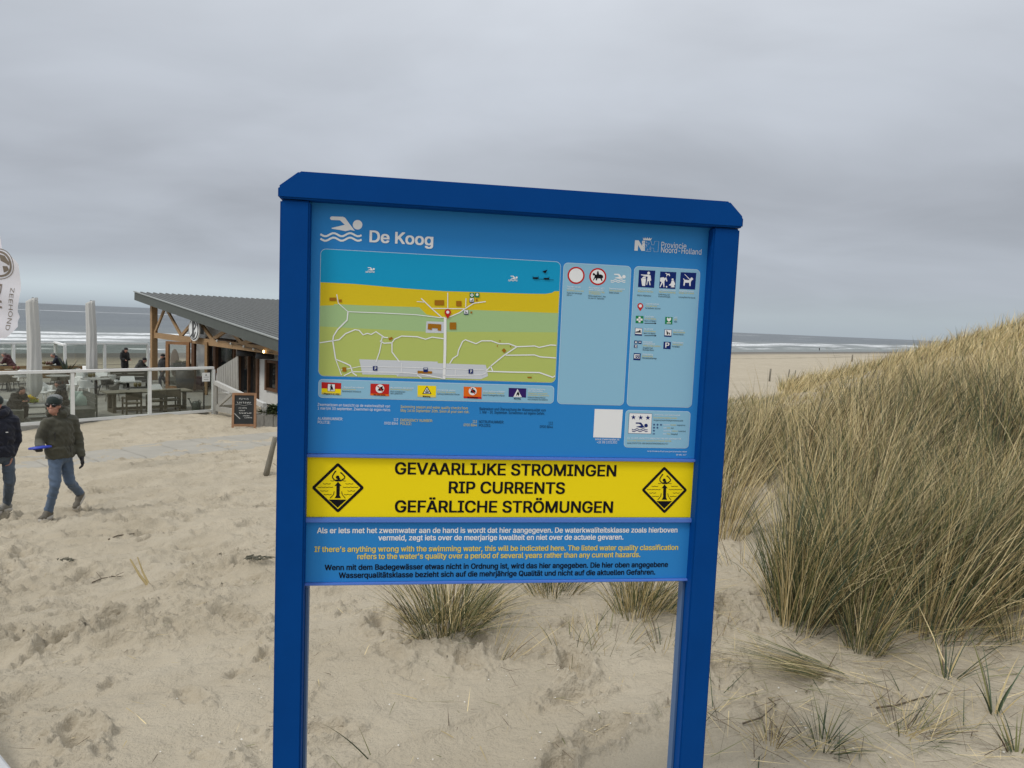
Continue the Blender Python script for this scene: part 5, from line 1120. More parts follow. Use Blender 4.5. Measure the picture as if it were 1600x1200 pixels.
for (y0, a0, b0), (y1, a1, b1) in zip(rows[:-1], rows[1:]):
    for j in range(4): f = j / 4; rr2.append((y0 + (y1 - y0) * f, a0 + (a1 - a0) * f, b0 + (b1 - b0) * f))
rr2.append(rows[-1])
for py, a, b in rr2:
    for i in range(nx + 1): x_, z_ = fxy(a + (b - a) * i / nx, py); vs.append((x_, fy(x_, z_), z_))
for j in range(len(rr2) - 1):
    for i in range(nx): o_ = j * (nx + 1) + i; fs.append((o_, o_ + 1, o_ + nx + 2, o_ + nx + 1))
FLW = bpy.data.materials.new('flag_cloth'); FLW.use_nodes = True; t_ = FLW.node_tree; b_ = t_.nodes['Principled BSDF']; b_.inputs['Base Color'].default_value = (.80, .79, .84, 1); b_.inputs['Roughness'].default_value = .8
tr_ = t_.nodes.new('ShaderNodeBsdfTranslucent'); tr_.inputs[0].default_value = (.8, .79, .84, 1); mxs = t_.nodes.new('ShaderNodeMixShader'); mxs.inputs[0].default_value = .3
t_.links.new(b_.outputs[0], mxs.inputs[1]); t_.links.new(tr_.outputs[0], mxs.inputs[2]); t_.links.new(mxs.outputs[0], t_.nodes['Material Output'].inputs[0])
k = MB(); k.add(vs, fs); cloth = k.build('cloth', FLW, flag, True, fix=False)
TAN = mat('brown_flag_print', (.20, .165, .13), .8)
def onflag(pts2, name, lay=1):
    k = MB()
    for pts in pts2:
        v2 = []
        for px, py in pts: x_, z_ = fxy(px, py); v2.append((x_, fy(x_, z_) - .006 * lay, z_))
        k.add(v2, [tuple(range(len(v2)))] if len(v2) < 5 else [tuple(range(len(v2)))])
    return k.build(name, TAN, cloth, fix=False)
ring = []
for rad, w in ((24, 1.2), (20.5, 3.2)):
    for i in range(36):
        a, b = 2 * math.pi * i / 36, 2 * math.pi * (i + 1) / 36; P_ = lambda r_, t__: (-4 + r_ * math.cos(t__), 411 + r_ * 1.0 * math.sin(t__)); ring.append([P_(rad, a), P_(rad, b), P_(rad - w, b), P_(rad - w, a)])
ring += [[(-2, 396), (6, 398), (13, 408), (12, 413), (6, 409), (0, 406)], [(2, 414), (9, 414), (11, 420), (3, 424)], [(-22, 400), (-8, 397), (-8, 424), (-18, 420)]]
onflag(ring, 'round_logo')
def flag_text(s_, p0, p1, p2, bold, name):
    """lettering running down the flag, mirrored: p0 start, p1 end of the baseline, p2 offset of the capital tops (pixels)"""
    v, f = lay_text(s_); x0, x1 = v[:, 0].min(), v[:, 0].max(); o_ = []
    for vx, vy in v:
        ff, g = (vx - x0) / (x1 - x0), vy / CAPH; px, py = p0[0] + (p1[0] - p0[0]) * ff + p2[0] * g, p0[1] + (p1[1] - p0[1]) * ff + p2[1] * g
        x_, z_ = fxy(px, py); o_.append((x_, fy(x_, z_) - .006, z_))
    q = bpy.data.objects.new(name, raw_mesh(name, np.array(o_), f, [TAN], False)); COL.objects.link(q); q.parent = cloth
flag_text('ZEEHOND', (13.5, 447), (8.5, 513), (5.5, .5), False, 'lettering'); flag_text('Dike', (-13, 441), (-13, 512), (15, 1), True, 'lettering')
k = MB(); x_, z_ = fxy(-45, 300); k.tube([(-.02, .0, 0), (-.02, 0, zt_ + 1.0), (.02, 0, zt_ + 2.2), (.35, .02, zt_ + 2.9)], [.025, .02, .014, .008], 8); k.build('pole', GREYM, flag, True)

# ================================================================== POSTS
DW = mat('driftwood_grey', (.19, .175, .14), .9, noise=.3, scale=14, stretch=(1, 1, .25), bump=.5, bscale=30)
b0 = on_ground(416, 741); t0 = at_depth(430, 683, b0[1]); wp = thing('fence_post', 'leaning weathered round fence post with a loose wire beside the sign', 'post', tuple(b0), 0)
d = t0 - b0; k = MB(); k.tube([(-d[0] * .2, 0, -d[2] * .2), (d[0] * .3, 0, d[2] * .3), (d[0] * .7, 0, d[2] * .7), (d[0], 0, d[2])], [.062, .058, .052, .05], 12); k.build('shaft', DW, wp, True)
k = MB()
for i in range(2):
    pts = [(d[0] * .9 + .04, -.02, d[2] * .88)] if i == 0 else [(d[0] * .6 + .04, 0, d[2] * .3)]
    for j in range(1, 9): f = j / 8; pts.append((pts[0][0] + .9 * f + .05 * math.sin(f * 9 + i), .3 * f, pts[0][2] - (.25 + .35 * i) * math.sin(f * 2.6) + .06 * math.sin(f * 14)))
    k.tube(pts, .004, 5)
k.build('wire', mat('rusty_wire', (.16, .13, .10), .6, metal=.4), wp, True)
def beach_post(px, yb, yt, w, lb):
    b = on_ground(px, yb); h = (yb - yt) / F * b[1]; t = thing('beach_post', lb, 'post', tuple(b), 0, 'grey posts on the beach behind the grass'); r_ = max(.05, w * b[1] / F / 2)
    k = MB(); k.tube([(0, 0, -.4), (.02, 0, h * .5), (.05, 0, h)], [r_, r_, r_ * .9], 8); k.build('shaft', DW, t, True)
for i, (px, yb, yt, w) in enumerate(((1202, 594, 576, 3), (1232, 587, 577, 2), (1241.5, 588.5, 578.5, 2), (1254, 591, 581, 2), (1268, 593, 584, 2), (1243, 600, 591.5, 1.6), (1246.5, 600, 592, 1.6), (1249.5, 600, 591, 1.6), (1277, 596, 588.5, 2), (1279.5, 595.5, 588, 2), (1282, 595, 586, 2))):
    beach_post(px, yb + 2, yt, w, ['tallest and thickest grey post, leftmost on the beach behind the grass', 'slim grey post alone, second from the thick one', 'slim grey post just right of the first slim one', 'slim grey post in the middle of the beach row', 'slim grey post right of the middle one', 'short stub, left one of the three close together', 'short stub, middle one of the three close together', 'short stub, right one of the three close together', 'left post of the three standing at the grassy dune foot', 'middle post of the three standing at the grassy dune foot', 'right post of the three standing at the grassy dune foot'][i])
beach_post(1331, 565, 554, 2.2, 'lone tall post far out on the open beach near the wrack line')

# ================================================================== PEOPLE
SKIN = mat('skin', (.46, .235, .17), .55, noise=.08, scale=25); HAIR = mat('dark_hair', (.03, .022, .016), .7); GHAIR = mat('grey_hair', (.17, .16, .15), .8)
def cloth_m(n, c, b=.35): return mat(n, c, .88, noise=.12, scale=7, bump=b, bscale=16, sheen=.15)
JEAN = cloth_m('washed_jeans', (.085, .125, .19)); JEAN2 = cloth_m('blue_grey_jeans', (.075, .098, .130))
OLV = cloth_m('olive_jacket', (.060, .058, .040), .3); NVY = cloth_m('navy_jacket', (.008, .010, .022)); BLKC = cloth_m('black_coat', (.012, .012, .013)); MAR = cloth_m('maroon_jacket', (.060, .018, .020)); DGY = cloth_m('dark_grey_coat', (.026, .025, .022))
GLV = mat('black_glove', (.010, .010, .011), .7); SHO = mat('taupe_shoe', (.125, .110, .085), .75, noise=.2, scale=30); SOL = mat('pale_sole', (.48, .45, .40), .7)
def V(*a): return Vector(a)
def hand(mb, wr, d, n, infl=0.0, curl=.6, side=1, s=1.0):
    """palm, four bent fingers of unequal length and a thumb; d along the forearm, n out of the palm"""
    d = Vector(d).normalized(); n = Vector(n); n = (n - d * n.dot(d)).normalized(); t = d.cross(n) * side
    wr = Vector(wr)
    for o in (-.026, -.009, .009, .026): capsule(mb, wr + t * o * .6 * s, (.018 + infl) * s, wr + d * .088 * s + t * o * s, (.0135 + infl) * s, 8)
    for o, L in ((-.030, .062), (-.010, .078), (.011, .084), (.031, .074)):
        a = wr + d * .088 * s + t * o * s; b = a + (d * math.cos(curl * .6) + n * math.sin(curl * .6)) * L * .5 * s; c = b + (d * math.cos(curl * 1.6) + n * math.sin(curl * 1.6)) * L * .5 * s
        capsule(mb, a, (.0095 + infl) * s, b, (.0088 + infl) * s, 8); capsule(mb, b, (.0088 + infl) * s, c, (.0075 + infl) * s, 8)
    a = wr + d * .03 * s + t * .030 * s; b = a + (d * .65 + t * .6 + n * .3).normalized() * .042 * s; c = b + (d * .85 + t * .1 + n * .5).normalized() * .034 * s
    capsule(mb, a, (.0125 + infl) * s, b, (.0105 + infl) * s, 8); capsule(mb, b, (.0105 + infl) * s, c, (.0085 + infl) * s, 8)
def person(label, loc, rz_, J, f, top, legs, shoes, hat=None, hair=None, vox=.012, gloves=None, glasses=False, bulk=1.0, coat=None, hood=True, group=None, palms=None, crown=None):
    t = thing('person', label, 'person', loc, rz_, group)
    J = {k_: V(*v) for k_, v in J.items()}; f = V(*f).normalized(); s = V(-f.y, f.x, 0).normalized(); yaw = math.atan2(f.y, f.x) - math.pi / 2 + math.pi
    H = J['head']; up = V(0, 0, 1)
    b = MB()
    ellipsoid(b, H + up * .02 - f * .012, (.076, .094, .108), yaw, 0, 0); ellipsoid(b, H - up * .062 + f * .028, (.056, .062, .062), yaw)
    capsule(b, H + f * .088 + up * .012, .012, H + f * .106 - up * .020, .015, 8)
    for sg_ in (-1, 1):
        ellipsoid(b, H + s * sg_ * .078 - up * .005, (.012, .024, .034), yaw, n=8); ellipsoid(b, H + s * sg_ * .030 + f * .074 + up * .012, (.014, .012, .010), yaw, n=8); ellipsoid(b, H + s * sg_ * .04 + f * .062 - up * .03, (.026, .026, .024), yaw, n=8)
    ellipsoid(b, H + f * .084 - up * .052, (.026, .010, .008), yaw, n=8)
    capsule(b, H - up * .08 - f * .01, .056, J['neck'], .062)
    sc = (J['shL'] + J['shR']) / 2
    capsule(b, J['shL'] * .8 + sc * .2, .055, J['shR'] * .8 + sc * .2, .055); capsule(b, sc - up * .08, .085, J['pelvis'], .09); capsule(b, J['neck'], .058, sc - up * .03, .07)
    for q in 'LR':
        capsule(b, J['sh' + q], .045, J['el' + q], .036); capsule(b, J['el' + q], .036, J['wr' + q], .026)
        capsule(b, J['hip' + q], .075, J['kn' + q], .052); capsule(b, J['kn' + q], .050, J['an' + q], .036); capsule(b, J['an' + q], .030, J['an' + q] * .4 + J['to' + q] * .6, .020)
        d = J['wr' + q] - J['el' + q]; pn = V(*palms[q]) if palms and q in palms else (sc - J['wr' + q]); side = 1 if q == 'R' else -1
        if vox < .016: hand(b, J['wr' + q] + d.normalized() * .01, d, pn, 0, .6, side)
        else: capsule(b, J['wr' + q], .03, J['wr' + q] + d.normalized() * .12, .022)
    blob('body', b, min(vox, .0085) if vox < .016 else vox, SKIN, t, 2)
    if gloves:
        for q in 'LR':
            g = MB(); d = J['wr' + q] - J['el' + q]; pn = V(*palms[q]) if palms and q in palms else (sc - J['wr' + q]); hand(g, J['wr' + q] + d.normalized() * .01, d, pn, .0055, .6, 1 if q == 'R' else -1); capsule(g, J['wr' + q] - d.normalized() * .03, .035, J['wr' + q] + d.normalized() * .02, .032)
            blob('glove', g, .008, gloves, t, 1)
    # jacket or coat
    j = MB(); k_ = bulk; P_ = J['pelvis']
    ch_ = sc - up * .13; wa = sc * .45 + P_ * .55
    ax_ = (J['shR'] - J['shL']).normalized(); ya = math.atan2(ax_.y, ax_.x)
    pt = P_ - sc; tilt = math.atan2(math.hypot(pt.x, pt.y), -pt.z)
    for c, w, dd, hh in ((sc - up * .05 * 1, .205, .125, .12), (sc * .72 + P_ * .28, .215, .150, .18), (wa, .205, .150, .18), (P_ * .88 + sc * .12, .205, .150, .17)): ellipsoid(j, c, (w * k_, dd * k_, hh), ya)
    hem = coat if coat else .0
    capsule(j, J['shL'] * .86 + sc * .14, .082 * k_, J['shR'] * .86 + sc * .14, .082 * k_)
    if hem:
        for q in 'LR': capsule(j, J['hip' + q], .115 * k_, J['hip' + q] * (1 - hem) + J['kn' + q] * hem, .115 * k_)
    else:
        vs_ = []; 
        for z0, w, dd in ((.10, .212, .158), (-.055, .208, .158)): vs_.append((z0, w, dd))
        n_ = 24; v2 = [(P_.x + math.cos(2 * math.pi * i / n_) * w * k_ * math.cos(ya) - math.sin(2 * math.pi * i / n_) * dd * k_ * math.sin(ya), P_.y + math.cos(2 * math.pi * i / n_) * w * k_ * math.sin(ya) + math.sin(2 * math.pi * i / n_) * dd * k_ * math.cos(ya), P_.z + z0) for z0, w, dd in vs_ for i in range(n_)]
        j.add(v2, [tuple(reversed(range(n_))), tuple(range(n_, 2 * n_))] + [(i, (i + 1) % n_, (i + 1) % n_ + n_, i + n_) for i in range(n_)])
    for q in 'LR':
        e, w = J['el' + q], J['wr' + q]
        capsule(j, J['sh' + q], .088 * k_, e, .070 * k_); capsule(j, e, .070 * k_, w - (w - e).normalized() * .02, .054 * k_)
        for f_ in (.3, .62): 
            c = e * (1 - f_) + w * f_; ellipsoid(j, c, (.068 * k_ - .012 * f_,) * 2 + (.05,), n=10)
    capsule(j, J['neck'] - up * .02, .085, J['neck'] + up * .035, .078)
    if hood:
        for i in range(9):
            a = R(-108 + 216 * i / 8); c = J['neck'] + up * (.055 + .035 * math.cos(a)) - f * (.085 * math.cos(a)) + s * (.098 * math.sin(a)); ellipsoid(j, c, (.050, .050, .056), n=10)
        ellipsoid(j, J['neck'] - f * .115 + up * .0, (.105, .075, .10), yaw)
    blob('jacket', j, vox, top, t, 2 if vox < .016 else 1, .016)
    l = MB(); ellipsoid(l, P_ - up * .04, (.165, .125, .12), ya)
    for q in 'LR':
        h_, kn, an = J['hip' + q], J['kn' + q], J['an' + q]
        lk_ = (.9 + .1 * bulk) if bulk > 1 else .94; capsule(l, h_, .098 * lk_, kn, .074 * lk_); capsule(l, kn, .072 * lk_, an * .96 + kn * .04, .062 * lk_)
        ellipsoid(l, an * .88 + kn * .12, (.066, .064, .05), n=10); ellipsoid(l, kn * .8 + h_ * .2, (.074, .076, .06), n=10)
    blob('trousers', l, vox, legs, t, 2 if vox < .016 else 1, .013)
    for q in 'LR':
        an, to = J['an' + q], J['to' + q]; d = to - an; dh = V(d.x, d.y, 0); heel = an - dh.normalized() * .045 + (V(0, 0, -.065) if abs(d.z) < .12 else V(0, 0, -.03))
        o = MB(); capsule(o, heel + up * .02, .042, to, .036); capsule(o, an, .05, heel * .5 + to * .5 + up * .03, .046); ellipsoid(o, to - (to - heel).normalized() * .05, (.05, .05, .038), n=10)
        sh_ = blob('shoe', o, min(vox, .012), shoes, t, 1)
        o = MB(); dn_ = up.cross((to - heel)).cross((to - heel)).normalized(); dn_ = dn_ if dn_.z < 0 else -dn_
        o.tube([heel + dn_ * .028 - (to - heel).normalized() * .03, heel + dn_ * .030, heel * .5 + to * .5 + dn_ * .028, to + dn_ * .022, to + dn_ * .016 + (to - heel).normalized() * .035], [.03, .042, .042, .042, .02], 10); o.build('sole', SOL, sh_, True)
    if hat:
        o = MB(); ellipsoid(o, H + up * .062 - f * .015, (.098, .110, .088), yaw); ellipsoid(o, H + up * .045 - f * .012, (.100, .112, .050), yaw)
        ht = blob('hat', o, min(vox, .012), hat, t, 1)
        if crown:
            o = MB(); ellipsoid(o, H + up * .094 - f * .03, (.094, .098, .064), yaw)
            for i in range(10): a = 2 * math.pi * i / 10; ellipsoid(o, H + up * .10 - f * .03 + s * .088 * math.cos(a) + f * .09 * math.sin(a), (.012, .012, .012), n=6)
            o.build('crown', crown, ht, True)
    elif hair:
        o = MB(); ellipsoid(o, H + up * .045 - f * .022, (.085, .098, .095), yaw); blob('hair', o, min(vox, .014), hair, t, 1)
    if glasses:
        o = MB()
        for sg_ in (-1, 1): ellipsoid(o, H + f * .089 + s * sg_ * .037 + up * .012, (.034, .012, .023), yaw, n=10); o.beam(H + f * .085 + s * sg_ * .07 + up * .016, H + s * sg_ * .088 + up * .010, .006, .014)
        o.beam(H + f * .094 - s * .02 + up * .016, H + f * .094 + s * .02 + up * .016, .008, .008); o.build('sunglasses', mat('black_lens', (.006, .006, .007), .12), t, True)
    return t
# --- walking man with the throwing disc
HATG = cloth_m('dark_green_knit', (.012, .022, .020)); HATC = mat('grey_patterned_knit', (.17, .18, .18), .9, noise=.6, scale=60)
mp0 = on_ground(82, 812); mx_, my_ = float(mp0[0]), float(mp0[1])
man = person('man in olive hooded jacket, jeans, beanie and sunglasses striding across the sand', (mx_ + .09 * .844 - .08 * .536, my_ + .09 * .536 + .08 * .844, float(surf(mx_, my_)) + .01), R(32.4),
    dict(head=(-.055, -.03, 1.605), neck=(-.01, .0, 1.45), shL=(.165, .06, 1.375), shR=(-.145, -.09, 1.37), elL=(.235, .10, 1.09), wrL=(.27, -.01, .85), elR=(-.225, -.06, 1.11), wrR=(-.225, -.32, 1.06),
         pelvis=(.01, .0, .915), hipL=(.075, .05, .88), hipR=(-.045, -.04, .88), knR=(-.055, -.20, .485), anR=(-.135, -.10, .125), toR=(-.22, -.26, .065), knL=(.115, .06, .50), anL=(.255, .34, .235), toL=(.185, .20, .075)),
    (-.38, -.92, 0), OLV, JEAN, SHO, hat=HATG, vox=.0115, gloves=GLV, glasses=True, bulk=.90, palms={'R': (0, .1, 1), 'L': (-1, -.2, 0)}, crown=HATC)
k = MB()
for a, b in (((-.045, -.168, 1.25), (-.047, -.172, 1.12)), ((.125, -.135, 1.05), (.14, -.125, .95))): k.tube([a, b], .006, 6)
k.build('zip', BLKM, man)
t = thing('throwing_disc', 'flat blue throwing disc held out by the man in the olive jacket', 'frisbee', tuple(np.array(man.location) + np.array([-.215 * .844 + .415 * .536, -.215 * .536 - .415 * .844, 1.092])), 0); k = MB()
k.lathe([(.118, -.022), (.134, -.018), (.137, -.006), (.128, .006), (.09, .011), (.0005, .012)], 36); k.lathe([(.112, -.02), (.12, -.008), (.0005, .006)], 36); q = k.build('disc', mat('blue_plastic', (.012, .035, .36), .4), t, True); q.rotation_euler = (R(-3), R(-7), R(0))
# --- person in navy at the left edge
np0 = on_ground(9, 806); nx_, ny_ = float(np0[0]), float(np0[1])
nav = person('person in dark navy hooded jacket and wide jeans at the left edge of the picture', (nx_ - .02, ny_, float(surf(nx_, ny_)) + .01), R(35.5),
    dict(head=(-.095, -.05, 1.60), neck=(-.045, .0, 1.43), shL=(.13, .04, 1.355), shR=(-.20, -.06, 1.355), elL=(.165, .07, 1.08), wrL=(.10, .0, .845), elR=(-.30, -.05, 1.08), wrR=(-.30, -.2, .86),
         pelvis=(-.03, .0, .90), hipL=(.055, .04, .87), hipR=(-.11, -.04, .87), knL=(.07, -.04, .48), anL=(.03, .14, .11), toL=(-.09, .02, .055), knR=(-.16, -.20, .49), anR=(-.10, -.06, .12), toR=(-.22, -.19, .06)),
    (-.75, -.66, 0), NVY, JEAN2, mat('pale_grey_shoe', (.25, .24, .21), .7), hat=HATG, vox=.0115, bulk=.93)
k = MB(); k.box((.05, -.18, 1.22), (.03, .006, .012)); k.build('chest_mark', WHP, nav)
# --- people on the terrace and the beach
def standing(k_=1.0): return dict(head=(0, 0, 1.60), neck=(0, 0, 1.44), shL=(.18, 0, 1.36), shR=(-.18, 0, 1.36), elL=(.23, -.02, 1.08), wrL=(.18, -.22, 1.02), elR=(-.23, -.02, 1.08), wrR=(-.18, -.22, 1.02), pelvis=(0, 0, .92), hipL=(.09, 0, .88), hipR=(-.09, 0, .88), knL=(.10, -.03, .48), anL=(.10, .04, .10), toL=(.12, -.12, .05), knR=(-.10, -.03, .48), anR=(-.10, .04, .10), toR=(-.12, -.12, .05))
def seated(lean=0.0): return dict(head=(0, -.10 - lean * .75, 1.22 - lean * .45), neck=(0, -.03 - lean * .55, 1.07 - lean * .33), shL=(.18, -.02 - lean * .5, 1.0 - lean * .3), shR=(-.18, -.02 - lean * .5, 1.0 - lean * .3), elL=(.22, -.12 - lean * .55, .76 - lean * .2), wrL=(.10, -.36 - lean * .3, .72 - lean * .1), elR=(-.22, -.12 - lean * .55, .76 - lean * .2), wrR=(-.10, -.36 - lean * .3, .72 - lean * .1), pelvis=(0, .05, .52), hipL=(.09, .0, .50), hipR=(-.09, .0, .50), knL=(.11, -.44, .50), anL=(.11, -.40, .10), toL=(.12, -.56, .05), knR=(-.11, -.44, .50), anR=(-.11, -.40, .10), toR=(-.12, -.56, .05))
FR0 = (0, -1, 0); SHB = mat('dark_shoe', (.02, .019, .018), .6); DTR = cloth_m('dark_trousers', (.016, .018, .024))
def deckp(px, py): p = on_deck(px, py); return (float(p[0]), float(p[1]), DECK)
person('seated woman in long dark coat leaning forward over the coffee table', deckp(22, 656), R(72), seated(.42), FR0, DGY, DGY, mat('pale_shoe', (.40, .39, .37), .7), hair=HAIR, vox=.02, coat=.8, hood=False, group=None, bulk=1.05)
person('seated man in dark coat facing the coffee table from the grey sofa', deckp(98, 653), R(-75), seated(.05), FR0, DGY, DTR, SHB, hair=HAIR, vox=.02, bulk=1.12)
bp_ = person('walker in black with pale backpack passing the larch screen', deckp(254, 607), R(-30), dict(standing(), wrL=(.2, -.1, .95), wrR=(-.2, -.1, .95), knL=(.12, -.22, .50), anL=(.12, -.20, .10), toL=(.13, -.36, .05), knR=(-.10, .10, .48), anR=(-.10, .34, .16), toR=(-.12, .20, .05)), (-.3, -1, 0), BLKC, cloth_m('navy_trousers', (.018, .022, .038)), SHB, hat=BLKC, vox=.024, bulk=1.1)
t = thing('backpack', 'pale pink grey backpack worn by the walker in black', 'backpack', bp_.location, R(-30)); k = MB(); ellipsoid(k, (.0, .22, 1.20), (.17, .13, .25)); ellipsoid(k, (.0, .32, 1.10), (.13, .06, .12)); blob('bag', k, .02, mat('pale_pink_nylon', (.38, .32, .31), .8, noise=.2, scale=14), t, 1)
person('standing person in black hooded coat looking down by the dark bench', deckp(195, 590), R(70), dict(standing(), head=(0, -.11, 1.57)), FR0, BLKC, DTR, SHB, hat=BLKC, vox=.024, coat=.6, bulk=1.1)
person('hunched person in grey green coat seated at the dark bench', deckp(215, 598), R(100), {k_: (v[0], v[1], v[2] + .15) for k_, v in seated(.35).items()}, FR0, cloth_m('grey_green_coat', (.032, .034, .028)), DTR, SHB, hat=BLKC, vox=.024, bulk=1.1)
person('person in maroon jacket bent over the far left table', deckp(18, 597), R(-80), {k_: (v[0], v[1], v[2] + .28) for k_, v in seated(.3).items()}, FR0, MAR, DTR, SHB, hair=GHAIR, vox=.024)
person('grey haired person in dark navy seated by the seaward windscreen', deckp(95, 598), R(-60), {k_: (v[0], v[1], v[2] + .32) for k_, v in seated(.3).items()}, FR0, NVY, DTR, SHB, hair=GHAIR, vox=.024, hood=False, bulk=1.05)
bw = on_ground(1280, 549); person('tiny dark figure walking along the far waterline', (float(bw[0]), float(bw[1]), max(SEA_Z, g1(bw[0], bw[1]))), 0, standing(), FR0, BLKC, DTR, SHB, hat=BLKC, vox=.04, coat=.5)

# ================================================================== MARRAM GRASS
def grass_material():
    m = bpy.data.materials.new('marram_blades'); m.use_nodes = True; t = m.node_tree; b = t.nodes['Principled BSDF']
    a = t.nodes.new('ShaderNodeAttribute'); a.attribute_name = 'blade_colour'; t.links.new(a.outputs['Color'], b.inputs['Base Color'])
    b.inputs['Roughness'].default_value = .6; b.inputs['Specular IOR Level'].default_value = .25
    tr = t.nodes.new('ShaderNodeBsdfTranslucent'); t.links.new(a.outputs['Color'], tr.inputs[0]); x = t.nodes.new('ShaderNodeMixShader'); x.inputs[0].default_value = .08
    t.links.new(b.outputs[0], x.inputs[1]); t.links.new(tr.outputs[0], x.inputs[2]); t.links.new(x.outputs[0], t.nodes['Material Output'].inputs[0])
    return m
GRASS = grass_material()
STRAW = np.array([.64, .525, .295]); STRAW2 = np.array([.42, .325, .15]); OLIVE = np.array([.165, .170, .068]); GREEN = np.array([.050, .072, .036]); BROWN = np.array([.085, .060, .036]); BLUEG = np.array([.10, .135, .085])
def blades(base, az, length, lean, bend, width, col, seg=6, rg=rng):
    """base (n,3); az lean azimuth; lean start angle from vertical; bend extra angle at the tip"""
    n = len(base); t = np.linspace(0, 1, seg + 1); P = np.zeros((n, seg + 1, 3)); P[:, 0] = base
    for i in range(seg):
        ang = lean + bend * (t[i] + .5 / seg) ** 1.4; h = np.sin(ang); v = np.cos(ang); st = length / seg
        P[:, i + 1, 0] = P[:, i, 0] + np.cos(az) * h * st; P[:, i + 1, 1] = P[:, i, 1] + np.sin(az) * h * st; P[:, i + 1, 2] = P[:, i, 2] + v * st
    wa = rg.uniform(0, 2 * np.pi, n); wd = np.stack([np.cos(wa), np.sin(wa), rg.uniform(-.25, .25, n)], -1)
    tap = np.minimum(1, (1 - t) * 1.6 + .06); off = wd[:, None] * (width[:, None] * tap[None] / 2)[:, :, None]
    v = np.stack([P - off, P + off], 2).reshape(n, -1, 3); k = 2 * (seg + 1)
    q = np.array([[2 * i, 2 * i + 1, 2 * i + 3, 2 * i + 2] for i in range(seg)]); f = (np.arange(n)[:, None, None] * k + q[None]).reshape(-1, 4)
    return v.reshape(-1, 3), f, np.repeat(col, k, axis=0)
def grass_object(name, parts, parent=None, smooth=True, origin=None):
    vs, fs, cs, o = [], [], [], 0
    for v, f, c in parts: vs.append(v); fs.append(f + o); cs.append(c); o += len(v)
    v = np.concatenate(vs); v = v - np.array(origin) if origin is not None else v
    me = raw_mesh(name, v, np.concatenate(fs), [GRASS], smooth); at = me.attributes.new('blade_colour', 'FLOAT_COLOR', 'POINT'); c = np.concatenate(cs)
    at.data.foreach_set('color', np.concatenate([c, np.ones((len(c), 1))], 1).astype(np.float32).ravel())
    ob = bpy.data.objects.new(name, me); COL.objects.link(ob)
    if parent is not None: ob.parent = parent
    return ob
def blend(n, wts, rg=rng, jit=.22):
    cols = np.array([STRAW, STRAW2, OLIVE, GREEN, BROWN, BLUEG]); p = np.array(wts, float); p /= p.sum(); i = rg.choice(6, n, p=p)
    return np.clip(cols[i] * rg.uniform(1 - jit, 1 + jit, (n, 1)), 0, 1)
WIND = 0.12                                                # lean azimuth: to the right, a little away from the viewer
def clump(cx, cy, r, n, L, wts, wid=.0038, lean=.26, spread=.35, bend=.55, fall=.06, wind=.55, rg=rng, seg=6):
    a = rg.uniform(0, 6.283, n); d = r * np.sqrt(rg.uniform(0, 1, n)); x = cx + d * np.cos(a); y = cy + d * np.sin(a)
    base = np.stack([x, y, surf(x, y) - .02], -1)
    # every blade leans outward from the clump plus downwind
    tw, tl_ = rg.normal(0, .35), rg.uniform(.45, 1.15); lean = lean * tl_; WIND = 0.12 + tw
    vx = np.cos(a) * d / max(r, .01) * spread + math.cos(WIND) * lean * wind * 2 + rg.normal(0, .11, n); vy = np.sin(a) * d / max(r, .01) * spread + math.sin(WIND) * lean * wind * 2 + rg.normal(0, .11, n)
    az = np.arctan2(vy, vx); le = np.clip(np.hypot(vx, vy), 0, 1.2); ln = L * rg.uniform(.45, 1.12, n); bd = bend * rg.uniform(.1, 1.5, n)
    fl = rg.uniform(0, 1, n) < fall; le = np.where(fl, rg.uniform(.7, 1.25, n), le); az = np.where(fl, rg.uniform(-1.2, 1.8, n), az); bd = np.where(fl, rg.uniform(0, .5, n), bd)
    return blades(base, az, ln, le, bd, wid * rg.uniform(.6, 1.3, n), blend(n, wts, rg), seg, rg)
def inside(px, py, poly):
    c = False; n = len(poly)
    for i in range(n):
        (x0, y0), (x1, y1) = poly[i], poly[i - 1]
        if (y0 > py) != (y1 > py) and px < (x1 - x0) * (py - y0) / (y1 - y0) + x0: c = not c
    return c
def scatter(poly, n, mind, sd):
    r_ = random.Random(sd); xs = [p[0] for p in poly]; ys = [p[1] for p in poly]; o = []
    for _ in range(n * 30):
        if len(o) >= n: break
        p = (r_.uniform(min(xs), max(xs)), r_.uniform(min(ys), max(ys)))
        if inside(*p, poly) and all((p[0] - q[0]) ** 2 + (p[1] - q[1]) ** 2 > mind ** 2 for q in o): o.append(p)
    return o
W_FRONT = [(4.5, 3, 2.5, 3.5, 3, .3), (2, 2, 3, 6.5, 2.5, 1), (7, 4, 2, 1.5, 3, .2)]
W_NEAR = [(3.5, 3, 3.5, 4, 2, .8), (2, 2, 4.5, 5.5, 1.5, 1.5), (6, 4, 3, 2.5, 2, .3)]
polyA = [(1.50, 3.55), (1.95, 3.55), (2.35, 3.62), (3.0, 3.9), (4.6, 4.6), (7.5, 7), (8.5, 11.5), (5.2, 12), (4.0, 9.6), (3.15, 7.6), (2.25, 5.4)]
g_near = np.random.default_rng(21); parts = []
for i, (x, y) in enumerate(scatter(polyA, 250, .30, 5)):
    dd = math.hypot(x, y); nb = int(210 if dd < 6 else 170)
    parts.append(clump(x, y, (.13 if dd < 5 else .09) + .05 * (dd > 6), nb, g_near.uniform(.70, 1.15) * (.62 if y > 8.5 and x / y < .5 else 1), (W_FRONT if dd > 5.5 else W_NEAR)[int(g_near.integers(0, 3))], .0042 if dd < 6 else .0058, .24, .36, .62, .08, .55, g_near))
